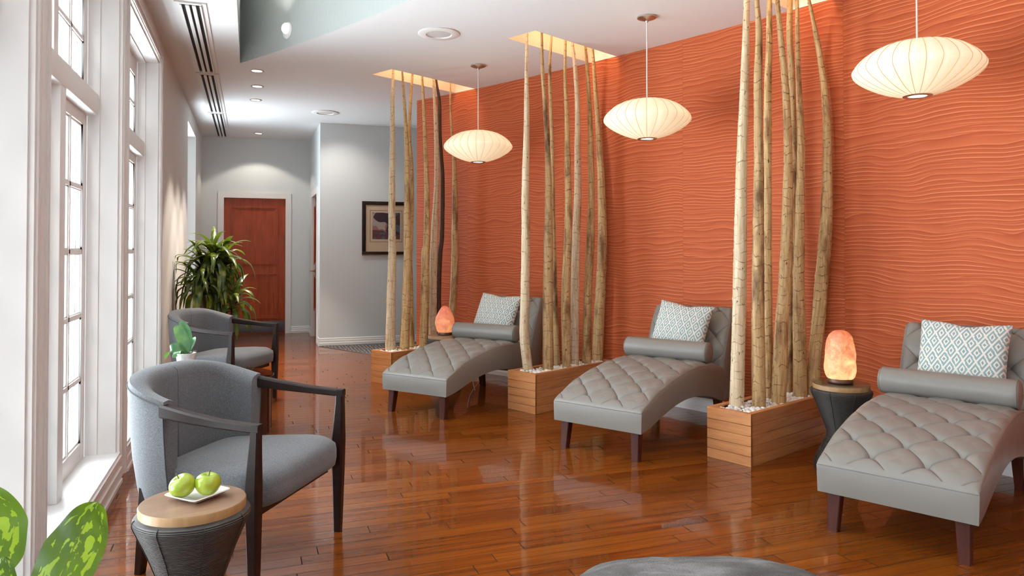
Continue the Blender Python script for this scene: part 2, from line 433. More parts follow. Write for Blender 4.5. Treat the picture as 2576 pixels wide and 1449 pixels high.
c = t.mix(patch, t.ramp(t.noise(t.obj(), 9, 2), [(.35, (.018, .048, .003)), (.65, (.045, .10, .004))]), (.19, .28, .012))
c = t.mix(t.math('MULTIPLY', mid, .8), c, (.03, .045, .015))
t.bsdf(c, .48, spec=.25, normal=t.bump(t.noise(t.comb(t.math('MULTIPLY', u, 3), t.math('MULTIPLY', v, 30)), 1, 2), .15, .004))
tl = t.n('BsdfTranslucent'); t.put(tl.inputs[0], t.mix(.35, c, (.35, .5, .01)))
mx = t.n('MixShader'); mx.inputs[0].default_value = .2
t.t.links.new(t.b.outputs[0], mx.inputs[1]); t.t.links.new(tl.outputs[0], mx.inputs[2]); t.t.links.new(mx.outputs[0], t.out.inputs[0])
M['aglaonema'] = t.m
t = NT('green_apple'); n = t.noise(t.obj(), 14, 3); sp = t.noise(t.obj(), 160, 2)
c = t.ramp(n, [(.35, (.20, .30, .008)), (.65, (.36, .41, .03))])
c = t.mix(t.math('GREATER_THAN', sp, .72), c, (.55, .6, .2))
M['apple'] = t.bsdf(c, .28, coat=.25)
# woven side table (UV : u around, v along profile)
t = NT('woven_cord'); u, v, _ = t.sep(t.uv())
ln = t.math('FRACT', t.math('MULTIPLY', v, 170)); lnh = t.math('SINE', t.math('MULTIPLY', ln, pi))
n = t.noise(t.comb(t.math('MULTIPLY', u, 8), t.math('MULTIPLY', v, 60)), 1, 3)
c = t.ramp(t.math('ADD', t.math('MULTIPLY', lnh, .5), t.math('MULTIPLY', n, .6)), [(.25, (.008, .0065, .0055)), (.9, (.050, .041, .034))])
M['woven'] = t.bsdf(c, .5, normal=t.bump(lnh, .8, .003))
M['woven_cord'] = simple('stitch_cord', (.03, .026, .022), .6)
# framed print
t = NT('abstract_print'); o = t.obj()
v1 = t.n('TexVoronoi'); v1.inputs['Scale'].default_value = 9
nz = t.n('TexNoise'); nz.inputs['Scale'].default_value = 5; t.put(nz.inputs[0], o)
t.put(v1.inputs['Vector'], t.mix(.35, o, nz.outputs['Color']))
c = t.ramp(t.sep(v1.outputs['Color'])[0], [(0, (.055, .022, .030)), (.28, (.10, .035, .04)), (.42, (.30, .14, .11)), (.6, (.07, .10, .12)), (.75, (.03, .02, .025)), (.9, (.38, .30, .27))], 'CONSTANT')
M['print'] = t.bsdf(c, .6)
M['mat_board'] = simple('mat_board', (.60, .45, .31), .8)
M['frame_dark'] = wood('dark_frame', (.008, .005, .004), (.035, .018, .010), .45, (20, 20, 20), spec=.2)
M['mat_line'] = simple('mat_line', (.04, .02, .02), .8)
M['gilt'] = simple('gilt_edge', (.35, .20, .07), .4, metal=.6)

# ------------------------------------------------------------------ room shell
XL, YB, YG, XA = -.705, 12.10, 10.30, .9
CC = (-17.407, -3.015); RW = 22.375; A0 = radians(30.68)
def arc(s, r=RW):
    a = A0 - s/RW
    return (CC[0]+r*cos(a), CC[1]+r*sin(a))
def struct(name, bm, mat, parent=None, **k):
    o = build(name, bm, mat, parent, **k)
    if parent is None: o['kind'] = 'structure'
    return o
YMIN, XR = -3.2, 5.3
# floor + carpet
carp = [(XA+.0, 10.26), (1.435, 9.223), (1.80, 8.50), (2.3, 7.75)]
bm = nb()
vs = [bm.verts.new((a, b, 0)) for a, b in ((-1.0, YMIN-.1), (XR+.1, YMIN-.1), (XR+.1, 12.3), (-1.0, 12.3))]
vs2 = [bm.verts.new((v.co.x, v.co.y, -.1)) for v in vs]
bm.faces.new(vs); bm.faces.new(vs2[::-1])
for i in range(4): bm.faces.new((vs[i], vs2[i], vs2[(i+1) % 4], vs[(i+1) % 4]))
struct('floor', bm, M['floor'])
bm = nb()
pts = carp + [(2.9, 6.9), (XR, 6.9), (XR, YG), (XA, YG)]
top = [bm.verts.new((a, b, .004)) for a, b in pts]; bot = [bm.verts.new((a, b, -.02)) for a, b in pts]
bm.faces.new(top); bm.faces.new(bot[::-1])
for i in range(len(pts)): bm.faces.new((top[i], bot[i], bot[(i+1) % len(pts)], top[(i+1) % len(pts)]))
struct('floor', bm, M['carpet'])
bm = nb()
for a, b in zip(carp[:3], carp[1:3]):
    d = Vector((b[0]-a[0], b[1]-a[1], 0)); L = d.length; ang = atan2(d.y, d.x)
    box(bm, 0, L, -.006, .006, 0, .007, M=Matrix.Translation((a[0], a[1], 0)) @ Matrix.Rotation(ang, 4, 'Z'))
struct('trim_1', bm, M['nickel'])

# planter frames (origin of the near end, angle of the long axis, length)
PL = {1: ((1.215, 7.165), radians(28.5), 1.08), 2: ((2.077, 5.545), radians(25.6), 1.10), 3: ((2.785, 3.79), radians(20.6), 1.06)}
PW = .155
SLOTL = {1: 1.09, 2: 1.09, 3: 1.0}
for k_ in PL:
    (o_, a_, L_) = PL[k_]; L_ = 1.3
    while max(hypot(o_[0]+cos(a_)*L_+q_*sin(a_)*.155-CC[0], o_[1]+sin(a_)*L_-q_*cos(a_)*.155-CC[1]) for q_ in (1, -1)) > RW-.024: L_ -= .005
    PL[k_] = (o_, a_, L_)
def pframe(k): (o, a, L) = PL[k]; return Vector((o[0], o[1], 0)), Vector((cos(a), sin(a), 0)), Vector((sin(a), -cos(a), 0))

# ceiling with the tray opening and the three planter slots
TR = 20.145
TZ = 4.15
tray = []
a1 = math.asin((7.29-CC[1])/TR)
for i in range(25):
    a = a1 + (math.asin((-2.6-CC[1])/TR)-a1)*i/24
    tray.append((CC[0]+TR*cos(a), CC[1]+TR*sin(a)))
tray.append((-.10, -2.6))
holes = [tray]
slots = {}
for k in (1, 2, 3):
    o, u, s = pframe(k); L = SLOTL[k]
    q = [o-s*PW, o+s*PW, o+s*PW+u*(L+.25), o-s*PW+u*(L+.25)]
    # cut by the wall: keep the slot short of the feature wall face
    def clip(p, d):
        lo, hi = 0, 2.0
        for _ in range(30):
            m = (lo+hi)/2; r = p+d*m
            if hypot(r.x-CC[0], r.y-CC[1]) < RW-.003: lo = m
            else: hi = m
        return p+d*lo
    q[2] = clip(q[1], u); q[3] = clip(q[0], u)
    slots[k] = [(p.x, p.y) for p in q]; holes.append(slots[k])
outer = [(-1.0, YMIN-.1), (XR+.1, YMIN-.1), (XR+.1, 12.3), (-1.0, 12.3)]
V = [Vector(p) for p in outer]; E_ = [(i, (i+1) % 4) for i in range(4)]
for hl in holes:
    b0 = len(V); V += [Vector(p) for p in hl]; E_ += [(b0+i, b0+(i+1) % len(hl)) for i in range(len(hl))]
res = geometry.delaunay_2d_cdt(V, E_, [], 0, 1e-5)
def inside(p, poly):
    c = False; n = len(poly)
    for i in range(n):
        x1, y1 = poly[i]; x2, y2 = poly[(i+1) % n]
        if (y1 > p[1]) != (y2 > p[1]) and p[0] < (x2-x1)*(p[1]-y1)/(y2-y1)+x1: c = not c
    return c
bm = nb(); vv = [bm.verts.new((p.x, p.y, H)) for p in res[0]]
for f in res[2]:
    cx_ = sum(res[0][i].x for i in f)/len(f); cy_ = sum(res[0][i].y for i in f)/len(f)
    if inside((cx_, cy_), outer) and not any(inside((cx_, cy_), hl) for hl in holes):
        bm.faces.new([vv[i] for i in f])
struct('ceiling', bm, M['ceiling'])
# tray sides and lid
bm = nb(); n = len(tray)
lo = [bm.verts.new((p[0], p[1], H)) for p in tray]; hi = [bm.verts.new((p[0], p[1], TZ)) for p in tray]
for i in range(n): bm.faces.new((lo[i], lo[(i+1) % n], hi[(i+1) % n], hi[i]))
struct('wall_tray', bm, M['tray'], sharp=30)
bm = nb(); bm.faces.new([bm.verts.new((p[0], p[1], TZ)) for p in tray]); bmesh.ops.triangulate(bm, faces=bm.faces[:])
struct('ceiling', bm, M['ceiling'])
# slot recesses
for k in (1, 2, 3):
    q = slots[k]; bm = nb()
    lo = [bm.verts.new((p[0], p[1], H)) for p in q]; hi = [bm.verts.new((p[0], p[1], H+.42)) for p in q]
    for i in range(4): bm.faces.new((lo[i], lo[(i+1) % 4], hi[(i+1) % 4], hi[i]))
    bm.faces.new(hi)
    ob = struct('ceiling_recess', bm, M['cove'], smooth=False)
    # light strip along both long sides of the recess, on a small ledge
    o, u, s = pframe(k)
    Ls = (Vector(q[2])-Vector(q[1])).length-.06
    Mx = Matrix.Translation((o.x, o.y, 0)) @ Matrix.Rotation(atan2(u.y, u.x), 4, 'Z')
    bm = nb(); box(bm, .03, Ls, PW-.045, PW-.003, H+.20, H+.22, M=Mx); box(bm, .03, Ls-.1, -PW+.003, -PW+.045, H+.20, H+.22, M=Mx)
    lg = tag(build('cove_ledge', bm, M['cove'], smooth=False), 'painted light ledge inside the ceiling slot above the %s planter' % {1: 'farthest', 2: 'middle', 3: 'nearest'}[k], 'cove ledge')
    bm = nb(); box(bm, .05, Ls-.02, PW-.030, PW-.012, H+.221, H+.235, M=Mx); box(bm, .05, Ls-.12, -PW+.012, -PW+.030, H+.221, H+.235, M=Mx)
    st = build('light_strip', bm, M['cove_strip'], lg, smooth=False); st['label'] = 'glowing amber light strip'

# left wall : openings for windows 0..; y ranges
WIN = [(-2.35, -.72), (-.52, 1.10), (1.28, 2.855), (3.022, 4.628), (4.825, 6.50)]
ZS, ZT = .165, 2.835
SW = (9.45, 10.81, .99, 2.855)
bm = nb(); x0, x1 = XL-.21, XL
ys = [YMIN]
for a, b in WIN: box(bm, x0, x1, ys[-1], a, 0, H); ys.append(b)
box(bm, x0, x1, ys[-1], SW[0], 0, H); box(bm, x0, x1, SW[1], 12.3, 0, H)
for a, b in WIN: box(bm, x0, x1, a, b, 0, ZS-.02); box(bm, x0, x1, a, b, ZT+.02, H)
box(bm, x0, x1, SW[0], SW[1], 0, SW[2]); box(bm, x0, x1, SW[0], SW[1], SW[3], H)
struct('wall_left', bm, M['wall_left'], smooth=False)
# outer walls
bm = nb(); D0, D1, DZ = -.385, .528, 2.13
box(bm, -1.0, D0-.02, YB, YB+.15, 0, H); box(bm, D1+.02, XA+.15, YB, YB+.15, 0, H); box(bm, D0-.02, D1+.02, YB, YB+.15, DZ+.02, H)
box(bm, D0-.1, D1+.1, YB+.12, YB+.15, 0, DZ+.1)
struct('wall_back', bm, M['wall_grey'], smooth=False)
bm = nb(); E0, E1, EZ = 10.62, 11.50, 2.12
box(bm, XA, XA+.14, YG+.12, E0, 0, H); box(bm, XA, XA+.14, E1, YB+.1, 0, H); box(bm, XA, XA+.14, E0, E1, EZ, H); box(bm, XA+.1, XA+.14, E0, E1, 0, EZ)
struct('wall_alcove', bm, M['wall_grey'], smooth=False)
bm = nb(); box(bm, XA, XR+.1, YG, YG+.12, 0, H)
struct('wall_far', bm, M['wall_grey'], smooth=False)
bm = nb(); box(bm, XR, XR+.12, YMIN-.1, YG, 0, H); struct('wall_right', bm, M['wall_grey'], smooth=False)
bm = nb(); box(bm, -1.0, XR+.1, YMIN-.12, YMIN, 0, H); struct('wall_front', bm, M['wall_grey'], smooth=False)
# curved feature wall
def fuv(co):
    a = atan2(co.y-CC[1], co.x-CC[0]); return ((A0-a)*RW, co.z)
SM = 12.3; edges_ = [0, .825]
while edges_[-1]+1.36 < SM: edges_.append(edges_[-1]+1.36)
edges_.append(SM)
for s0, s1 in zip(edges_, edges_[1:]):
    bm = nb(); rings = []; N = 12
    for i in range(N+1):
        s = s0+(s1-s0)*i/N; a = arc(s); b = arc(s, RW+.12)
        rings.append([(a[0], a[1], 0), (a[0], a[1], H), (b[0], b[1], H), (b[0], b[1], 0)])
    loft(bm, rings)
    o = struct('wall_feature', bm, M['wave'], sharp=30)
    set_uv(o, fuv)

# skirting boards
def skirt_profile(h=.105, d=.018): return [(0, 0), (d, 0), (d, h*.36), (d*.72, h*.42), (d*.72, h*.66), (d*.5, h*.74), (d*.5, h*.9), (d*.15, h), (0, h)]
def skirting(name, path, h=.105, d=.018, flip=1):
    bm = nb(); rings = []
    P = [Vector((a, b, 0)) for a, b in path]
    for i, p in enumerate(P):
        t1 = (P[i]-P[i-1]).normalized() if i else None; t2 = (P[i+1]-P[i]).normalized() if i < len(P)-1 else None
        n1 = Vector((t1.y, -t1.x, 0)) if t1 else None; n2 = Vector((t2.y, -t2.x, 0)) if t2 else None
        n = (n1+n2)/(1+n1.dot(n2)) if (n1 and n2) else (n1 or n2)
        rings.append([p+n*flip*x+Vector((0, 0, z)) for x, z in skirt_profile(h, d)])
    loft(bm, rings)
    return struct(name, bm, M['white_trim'], sharp=25)
skirting('baseboard_far', [(XR, YG), (XA, YG)], flip=-1)
skirting('baseboard_back', [(XA, YB), (D1+.09, YB)], flip=-1)
skirting('baseboard_back', [(D0-.09, YB), (XL, YB)], flip=-1)
skirting('baseboard_alcove', [(XA, YG), (XA, E0-.09)], flip=-1)
skirting('baseboard_alcove', [(XA, E1+.09), (XA, YB)], flip=-1)
skirting('baseboard_left', [(XL, YB), (XL, 6.6)], flip=-1)
skirting('baseboard_feature', [arc(SM*i/80) for i in range(81)], h=.11, flip=1)

# windows
def fluted(bm, y0, y1, z0, z1, vertical=True):
    """casing board with a stepped profile on the wall face, seen from the room (+X)"""
    w = (y1-y0) if vertical else (z1-z0)
    st = [(0, .018), (.10, .026), (.16, .016), (.45, .012), (.55, .016), (.84, .020), (.88, .028), (1, .020)]
    for (a, d), (b, _) in zip(st, st[1:]):
        if vertical: box(bm, XL, XL+d, y0+w*a, y0+w*b, z0, z1)
        else: box(bm, XL, XL+d, y0, y1, z0+w*a, z0+w*b)
XS = -.858
def window(idx, y0, y1):
    root = empty('window_%d' % idx, (0, 0, 0), kind='structure')
    T = M['white_trim']
    bm = nb()   # reveal liner
    box(bm, XS-.05, XL, y0-.001, y0+.012, ZS, ZT); box(bm, XS-.05, XL, y1-.012, y1+.001, ZS, ZT); box(bm, XS-.05, XL, y0, y1, ZT-.012, ZT+.03)
    for ya, yb in ((y0+.012, y0+.022), (y1-.022, y1-.012)): box(bm, XS, XL-.092, ya, yb, ZS, ZT)
    box(bm, XS, XL-.092, y0+.012, y1-.012, ZT-.022, ZT-.012)
    build('reveal', bm, T, root, smooth=False)
    bm = nb(); box(bm, XS-.05, XL+.002, y0, y1, ZS-.03, ZS); build('sill', bm, T, root, smooth=False)
    ym = (y0+y1)/2
    bm = nb(); rbox(bm, XS-.04, XS+.05, ym-.052, ym+.052, ZS, 2.07, .004); build('mullion', bm, T, root)
    bm = nb(); rbox(bm, XS-.04, XS+.055, y0+.03, y1-.022, 2.055, 2.175, .005); build('transom', bm, T, root)
    def sash(a, b, z0, z1, rows, rail, top):
        st = .085
        bm = nb()
        rbox(bm, XS-.04, XS, a, a+st, z0, z1, .004); rbox(bm, XS-.04, XS, b-st, b, z0, z1, .004)
        rbox(bm, XS-.04, XS, a+st, b-st, z0, z0+rail, .004); rbox(bm, XS-.04, XS, a+st, b-st, z1-top, z1, .004)
        ga, gb, g0, g1 = a+st, b-st, z0+rail, z1-top
        ym_ = (ga+gb)/2
        def mun(ya, yb, za, zb, vert):
            box(bm, XS-.034, XS-.004, ya, yb, za, zb)
            e = .007
            if vert: box(bm, XS-.030, XS-.012, ya-e, yb+e, za, zb)
            else: box(bm, XS-.030, XS-.012, ya, yb, za-e, zb+e)
        mun(ym_-.011, ym_+.011, g0, g1, True)
        for i in range(1, rows):
            z = g0+(g1-g0)*i/rows; mun(ga, gb, z-.011, z+.011, False)
        box(bm, XS-.030, XS-.010, ga, ga+.012, g0, g1); box(bm, XS-.030, XS-.010, gb-.012, gb, g0, g1)
        box(bm, XS-.030, XS-.010, ga, gb, g0, g0+.012); box(bm, XS-.030, XS-.010, ga, gb, g1-.012, g1)
        s = build('sash', bm, T, root)
        bm = nb(); bm.faces.new([bm.verts.new((XS-.024, a_, b_)) for a_, b_ in ((ga, g0), (gb, g0), (gb, g1), (ga, g1))]); build('pane', bm, M['pane'], s, smooth=False)
    L = (y0+.026, ym-.045); R = (ym+.045, y1-.026)
    for a, b in (L, R):
        sash(a, b, ZS, 2.06, 5, .095, .07)
        sash(a, b, 2.16, ZT-.012, 2, .07, .14)
    return root
for i, (a, b) in enumerate(WIN): window(i+1, a, b)
bm = nb()
for (a, b), (c_, d_) in zip(WIN, WIN[1:]): fluted(bm, b, c_, 0.0, 2.90)
fluted(bm, WIN[-1][1], WIN[-1][1]+.085, 0, 2.90)
fluted(bm, WIN[0][0], WIN[-1][1], ZT, 2.90, False)
struct('trim_2', bm, M['white_trim'], smooth=False)
bm = nb()
for (a, b) in WIN:
    for z0, z1, d in ((.150, .166, .022), (.135, .150, .032), (.118, .135, .020), (.085, .118, .026), (.07, .085, .034), (.02, .07, .028), (0, .02, .036)):
        box(bm, XL, XL+d, a, b, z0, z1)
struct('baseboard_left', bm, M['white_trim'], smooth=False)
# plain deep window near the far end
root = empty('window_6', kind='structure')
bm = nb()
box(bm, XL-.21, XL-.18, SW[0], SW[0]+.05, SW[2], SW[3]); box(bm, XL-.21, XL-.18, SW[1]-.05, SW[1], SW[2], SW[3])
box(bm, XL-.21, XL-.18, SW[0], SW[1], SW[2], SW[2]+.05); box(bm, XL-.21, XL-.18, SW[0], SW[1], SW[3]-.05, SW[3])
build('window_frame', bm, M['white_trim'], root, smooth=False)
bm = nb(); box(bm, XL-.20, XL-.195, SW[0]+.05, SW[1]-.05, SW[2]+.05, SW[3]-.05); build('pane', bm, M['pane_frost'], root, smooth=False)

# doors
def panel_door(root, w, h, mat, panels):
    bm = nb(); t_ = .04
    rbox(bm, 0, w, 0, t_, 0, h, .003)
    for (x0, x1, z0, z1) in panels:
        for r0, d in ((0, .024), (.018, .014), (.034, .006)):
            a, b, c_, e = x0+r0, x1-r0, z0+r0, z1-r0
            ww = .018
            box(bm, a, b, -d, 0.0, c_, c_+ww); box(bm, a, b, -d, 0.0, e-ww, e); box(bm, a, a+ww, -d, 0, c_+ww, e-ww); box(bm, b-ww, b, -d, 0, c_+ww, e-ww)
    return build('door_leaf', bm, mat, root, smooth=False)
r1 = empty('door_1', (D0, YB+.045, 0), 0, kind='structure')
W1 = D1-D0
dl1 = panel_door(r1, W1, DZ, M['door_wood'], [(.115, W1-.115, 1.09, 2.0), (.115, W1-.115, .235, .945)])
bm = nb(); rbox(bm, .012, W1-.012, -.004, .001, .012, .195, .001); o = build('kick_plate', bm, M['steel_kick'], dl1); o['label'] = 'dark grey metal kick plate'
bm = nb()
cas = .085
for (x0, x1, z0, z1) in ((-cas, 0, 0, DZ+cas), (W1, W1+cas, 0, DZ+cas), (0, W1, DZ, DZ+cas)):
    box(bm, x0, x1, -.065, -.045, z0, z1)
box(bm, -.02, 0, -.045, .04, 0, DZ+.02); box(bm, W1, W1+.02, -.045, .04, 0, DZ+.02); box(bm, 0, W1, -.045, .04, DZ, DZ+.02)
o = build('door_casing', bm, M['white_trim'], r1, smooth=False); o['label'] = 'white painted door casing'
bm = nb(); tube(bm, [(.06, -.0, 1.0), (.06, -.05, 1.0)], .012, 12); tube(bm, [(.06, -.05, 1.0), (.17, -.055, 1.0)], .009, 10)
lathe(bm, [(.028, 0), (.028, .008)], 20, M=Matrix.Translation((.06, 0, 1.0)) @ Matrix.Rotation(pi/2, 4, 'X')); build('door_handle', bm, M['nickel'], dl1)
# side door, in the alcove wall, seen edge-on (a leaf facing -X)
r2 = empty('door_2', (XA+.035, E1, 0), -pi/2, kind='structure')
W2 = E1-E0
dl2 = panel_door(r2, W2, EZ-.01, M['door_wood'], [(.10, W2-.10, 1.09, 1.98), (.10, W2-.10, .40, .93)])
bm = nb()
for (x0, x1, z0, z1) in ((-cas, 0, 0, EZ+cas), (W2, W2+cas, 0, EZ+cas), (0, W2, EZ, EZ+cas)): box(bm, x0, x1, -.055, -.035, z0, z1)
box(bm, -.001, .012, -.035, .0, 0, EZ); box(bm, W2-.012, W2+.001, -.035, .0, 0, EZ)
o = build('door_casing', bm, M['white_trim'], r2, smooth=False); o['label'] = 'white painted door casing'
bm = nb(); tube(bm, [(.07, 0, 1.0), (.07, -.075, 1.0)], .011, 12); tube(bm, [(.07, -.075, 1.0), (.18, -.078, 1.0)], .010, 10)
lathe(bm, [(.028, 0), (.028, .010)], 20, M=Matrix.Translation((.07, 0, 1.0)) @ Matrix.Rotation(pi/2, 4, 'X')); o = build('door_handle', bm, M['brass'], dl2); o['label'] = 'brass lever handle'

# ------------------------------------------------------------------ ceiling fixtures
for k, (a, b) in enumerate([(5.60, 7.735), (7.80, 9.93), (9.975, 12.02)]):
    r = empty('linear_air_diffuser', (-.41, (a+b)/2, H), 0,
              ['white three-slot linear air diffuser in ceiling, nearest of the row by the windows', 'white three-slot linear air diffuser, middle one of the ceiling row', 'white three-slot linear air diffuser closest to the back door wall'][k], 'air vent', 'linear air diffusers along the left side of the ceiling')
    hl = (b-a)/2; bm = nb()
    box(bm, -.105, -.072, -hl, hl, -.010, 0); box(bm, .072, .105, -hl, hl, -.010, 0); box(bm, -.072, .072, -hl, -hl+.03, -.014, 0); box(bm, -.072, .072, hl-.03, hl, -.014, 0)
    box(bm, -.072, -.060, -hl+.03, hl-.03, -.022, 0); box(bm, .060, .072, -hl+.03, hl-.03, -.022, 0)
    build('frame', bm, M['grille_white'], r, smooth=False)
    bm = nb(); box(bm, -.0595, .0595, -hl+.03, hl-.03, -.003, -.001); o = build('slot_backing', bm, M['dark_slot'], r, smooth=False); o['label'] = 'dark slot opening'
    for xx in (-.022, .022):
        bm = nb(); box(bm, xx-.0125, xx+.0125, -hl+.03, hl-.03, -.022, -.003); build('blade', bm, M['grille_white'], r, smooth=False)

def speaker(x, y, lab):
    r = empty('ceiling_speaker', (x, y, H), 0, lab, 'speaker', 'round ceiling speakers')
    bm = nb(); lathe(bm, [(.168, 0), (.170, -.006), (.160, -.012), (.105, -.012), (.100, -.004)], 48, cap=False); build('bezel', bm, M['white_plastic'], r)
    bm = nb(); lathe(bm, [(.101, -.005), (.06, -.008), (.001, -.010)], 40); o = build('grille', bm, M['mesh_grey'], r); o['label'] = 'grey perforated centre grille'
speaker(1.435, 5.741, 'round white ceiling speaker with grey centre, nearer of the two')
speaker(.893, 9.523, 'round white ceiling speaker above the framed picture corner, farther of the two')

dl = [((.053, 7.54), 'recessed round ceiling downlight, nearest of the three in a row'), ((.063, 8.25), 'recessed round ceiling downlight, middle of the three in a row'),
      ((.051, 9.0), 'recessed round ceiling downlight, farthest of the close row of three'), ((.11, 11.55), 'recessed round ceiling downlight just above the red wooden door')]
for (x, y), lab in dl:
    r = empty('downlight', (x, y, H), 0, lab, 'ceiling light', 'recessed downlights')
    bm = nb(); lathe(bm, [(.068, 0), (.068, -.004), (.060, -.007), (.050, -.004), (.047, 0)], 36, cap=False); build('trim_ring', bm, M['nickel'], r)
    bm = nb(); lathe(bm, [(.049, -.0035), (.001, -.0045)], 30); o = build('lens', bm, M['down_lens'], r); o['label'] = 'glowing warm lens'

# eyeball light on the tray face
hit = None
a_ = ray(724, 77); lo, hi = .1, 20
for _ in range(50):
    m = (lo+hi)/2
    if hypot(a_.x*m-CC[0], a_.y*m-CC[1]) < TR: lo = m
    else: hi = m
ey = Vector((a_.x*lo, a_.y*lo, CAMZ+a_.z*lo))
EYE_FILL = []
ang0 = atan2(ey.y-CC[1], ey.x-CC[0])
for k, da in enumerate((0, -.10, -.20, -.30)):
    an = ang0+da; p = Vector((CC[0]+(TR-.001)*cos(an), CC[1]+(TR-.001)*sin(an), ey.z))
    EYE_FILL.append((p, an))
    if k: continue  # only the first has a fixture; the rest place added fill spots
    r = empty('wall_light', p, an-pi/2, 'small round white light on grey-green ceiling tray face', 'wall light')
    # local -y faces the room centre
    Mr = Matrix.Rotation(pi/2, 4, 'X')
    bm = nb(); lathe(bm, [(.072, 0), (.072, .006), (.066, .010), (.05, .012)], 36, M=Mr, cap=True); cvp = build('cover_plate', bm, M['white_plastic'], r)
    bm = nb(); lathe(bm, [(.048, 0), (.046, .02), (.034, .034), (.018, .042), (.002, .044)], 28, M=Matrix.Translation((0, -.008, .016)) @ Mr); o = build('lens', bm, M['eyeball'], r); o['label'] = 'glowing domed lens'
    for sx in (-.05, .05):
        bm = nb(); lathe(bm, [(.004, 0), (.003, .003)], 10, M=Matrix.Translation((sx, -.008, -.014)) @ Mr); build('screw', bm, M['nickel'], cvp)

# ------------------------------------------------------------------ pendants
def saucer(R=.322, zt=.147, zb=-.147, n=24, sub=6, off=0.0):
    key = [(.001, .147), (.06, .146), (.12, .138), (.19, .118), (.25, .085), (.295, .045), (.318, .012), (.322, -.006), (.314, -.026), (.28, -.058), (.22, -.095), (.16, -.122), (.10, -.141), (.070, -.147)]
    P = catmull([(r, 0, z) for r, z in key], 4)
    return [(p.x+off*0, p.z) for p in P]
def make_pendant():
    r = empty('saucer_pendant_lamp', (0, 0, 0))
    prof = saucer()
    nr = 26
    lob = lambda a, z: 1 - .012*abs(sin(a*nr/2))**.6*-1 - .012
    bm = nb(); lathe(bm, [(rr*(1.0), z) for rr, z in prof], nr*5, cap=False, lob=lambda a, z: 1+.013*(abs(sin(a*nr/2))**.7)); 
    shd = build('shade', bm, M['shade'], r)
    bm = nb()
    for i in range(nr):
        a = 2*pi*i/nr
        tube(bm, [((rr+.0022)*cos(a), (rr+.0022)*sin(a), z+.0005) for rr, z in prof[6:]], .0013, 5)
    o = build('rib_wires', bm, M['shade_rib'], shd); o['label'] = 'thin amber rib wires'
    bm = nb(); lathe(bm, [(.072, -.143), (.074, -.150), (.068, -.154), (.050, -.153), (.048, -.149), (.050, -.144)], 40, cap=False)
    ring_ = o = build('bottom_ring', bm, M['nickel'], r); o['label'] = 'brushed metal ring'
    bm = nb(); lathe(bm, [(.050, -.146), (.001, -.147)], 28); o = build('diffuser', bm, M['bulb'], ring_); o['label'] = 'glowing opening'
    bm = nb(); tube(bm, [(0, 0, .145), (0, 0, H-2.295-.035)], .0045, 10); o = build('cord', bm, M['white_plastic'], r); o['label'] = 'white cord'
    bm = nb(); zc = H-2.295
    lathe(bm, [(.072, zc-.001), (.072, zc-.012), (.066, zc-.016), (.012, zc-.034), (.009, zc-.045), (.001, zc-.046)], 40)
    o = build('ceiling_canopy', bm, M['nickel'], r); o['label'] = 'brushed metal canopy'
    return r
pend = make_pendant()
# third pendant : further along the same arc, its bearing from the photo
d3 = ray(2306, 0); d3.z = 0; d3.normalize()
PP = [(2.034, 6.60), (2.809, 4.798)]
r_p = hypot(2.809-CC[0], 4.798-CC[1])
lo, hi = 1, 8
for _ in range(50):
    m = (lo+hi)/2
    if hypot(d3.x*m-CC[0], d3.y*m-CC[1]) < r_p: lo = m
    else: hi = m
PP.append((d3.x*lo, d3.y*lo))
labs = ['glowing saucer pendant lamp hanging farthest away, by the far planter trunks', 'glowing saucer pendant lamp hanging between middle and near trunk groups', 'largest glowing saucer pendant lamp, top right, over the nearest chaise']
for i, (x, y) in enumerate(PP):
    p = pend if i == 0 else copy_tree(pend)
    p.location = (x, y, 2.295); p.rotation_euler.z = .3*i
    tag(p, labs[i], 'pendant lamp', 'saucer pendant lamps along the orange wall')

# ------------------------------------------------------------------ planters, pebbles and trunks
def make_planter(k):
    (o, a, L) = PL[k]
    r = empty('wooden_planter', (o[0], o[1], 0), a,
              {1: 'low slatted honey-wood planter box, farthest, behind the far grey chaise', 2: 'low slatted honey-wood planter box between the far and middle chaises', 3: 'low slatted honey-wood planter box beside the near salt lamp table'}[k], 'planter', 'slatted wooden planter boxes')
    hb = .0615; bm = nb()
    for i in range(5):
        z0, z1 = i*hb, (i+1)*hb-.0022 if i < 4 else 5*hb
        th = .018
        rbox(bm, 0, L, -PW, -PW+th, z0, z1, .0012, 1); rbox(bm, 0, L, PW-th, PW, z0, z1, .0012, 1)
        rbox(bm, -.0006, th, -PW, PW, z0, z1, .0012, 1, mi=1); rbox(bm, L-th, L, -PW, PW, z0, z1, .0012, 1, mi=1)
    build('box_boards', bm, [M['planter_x'], M['planter_y']], r)
    bm = nb(); z0, z1, w = 5*hb, 5*hb+.010, .036
    box(bm, 0, L, -PW, -PW+w, z0, z1); box(bm, 0, L, PW-w, PW, z0, z1); box(bm, 0, w, -PW+w, PW-w, z0, z1); box(bm, L-w, L, -PW+w, PW-w, z0, z1)
    build('top_rim', bm, M['planter_x'], r, smooth=False)
    bm = nb(); box(bm, .02, L-.02, -PW+.02, PW-.02, .02, .286); o_ = build('soil_fill', bm, M['soil'], r, smooth=False); o_['label'] = 'dark soil under the stones'
    return r
for k in PL: make_planter(k)

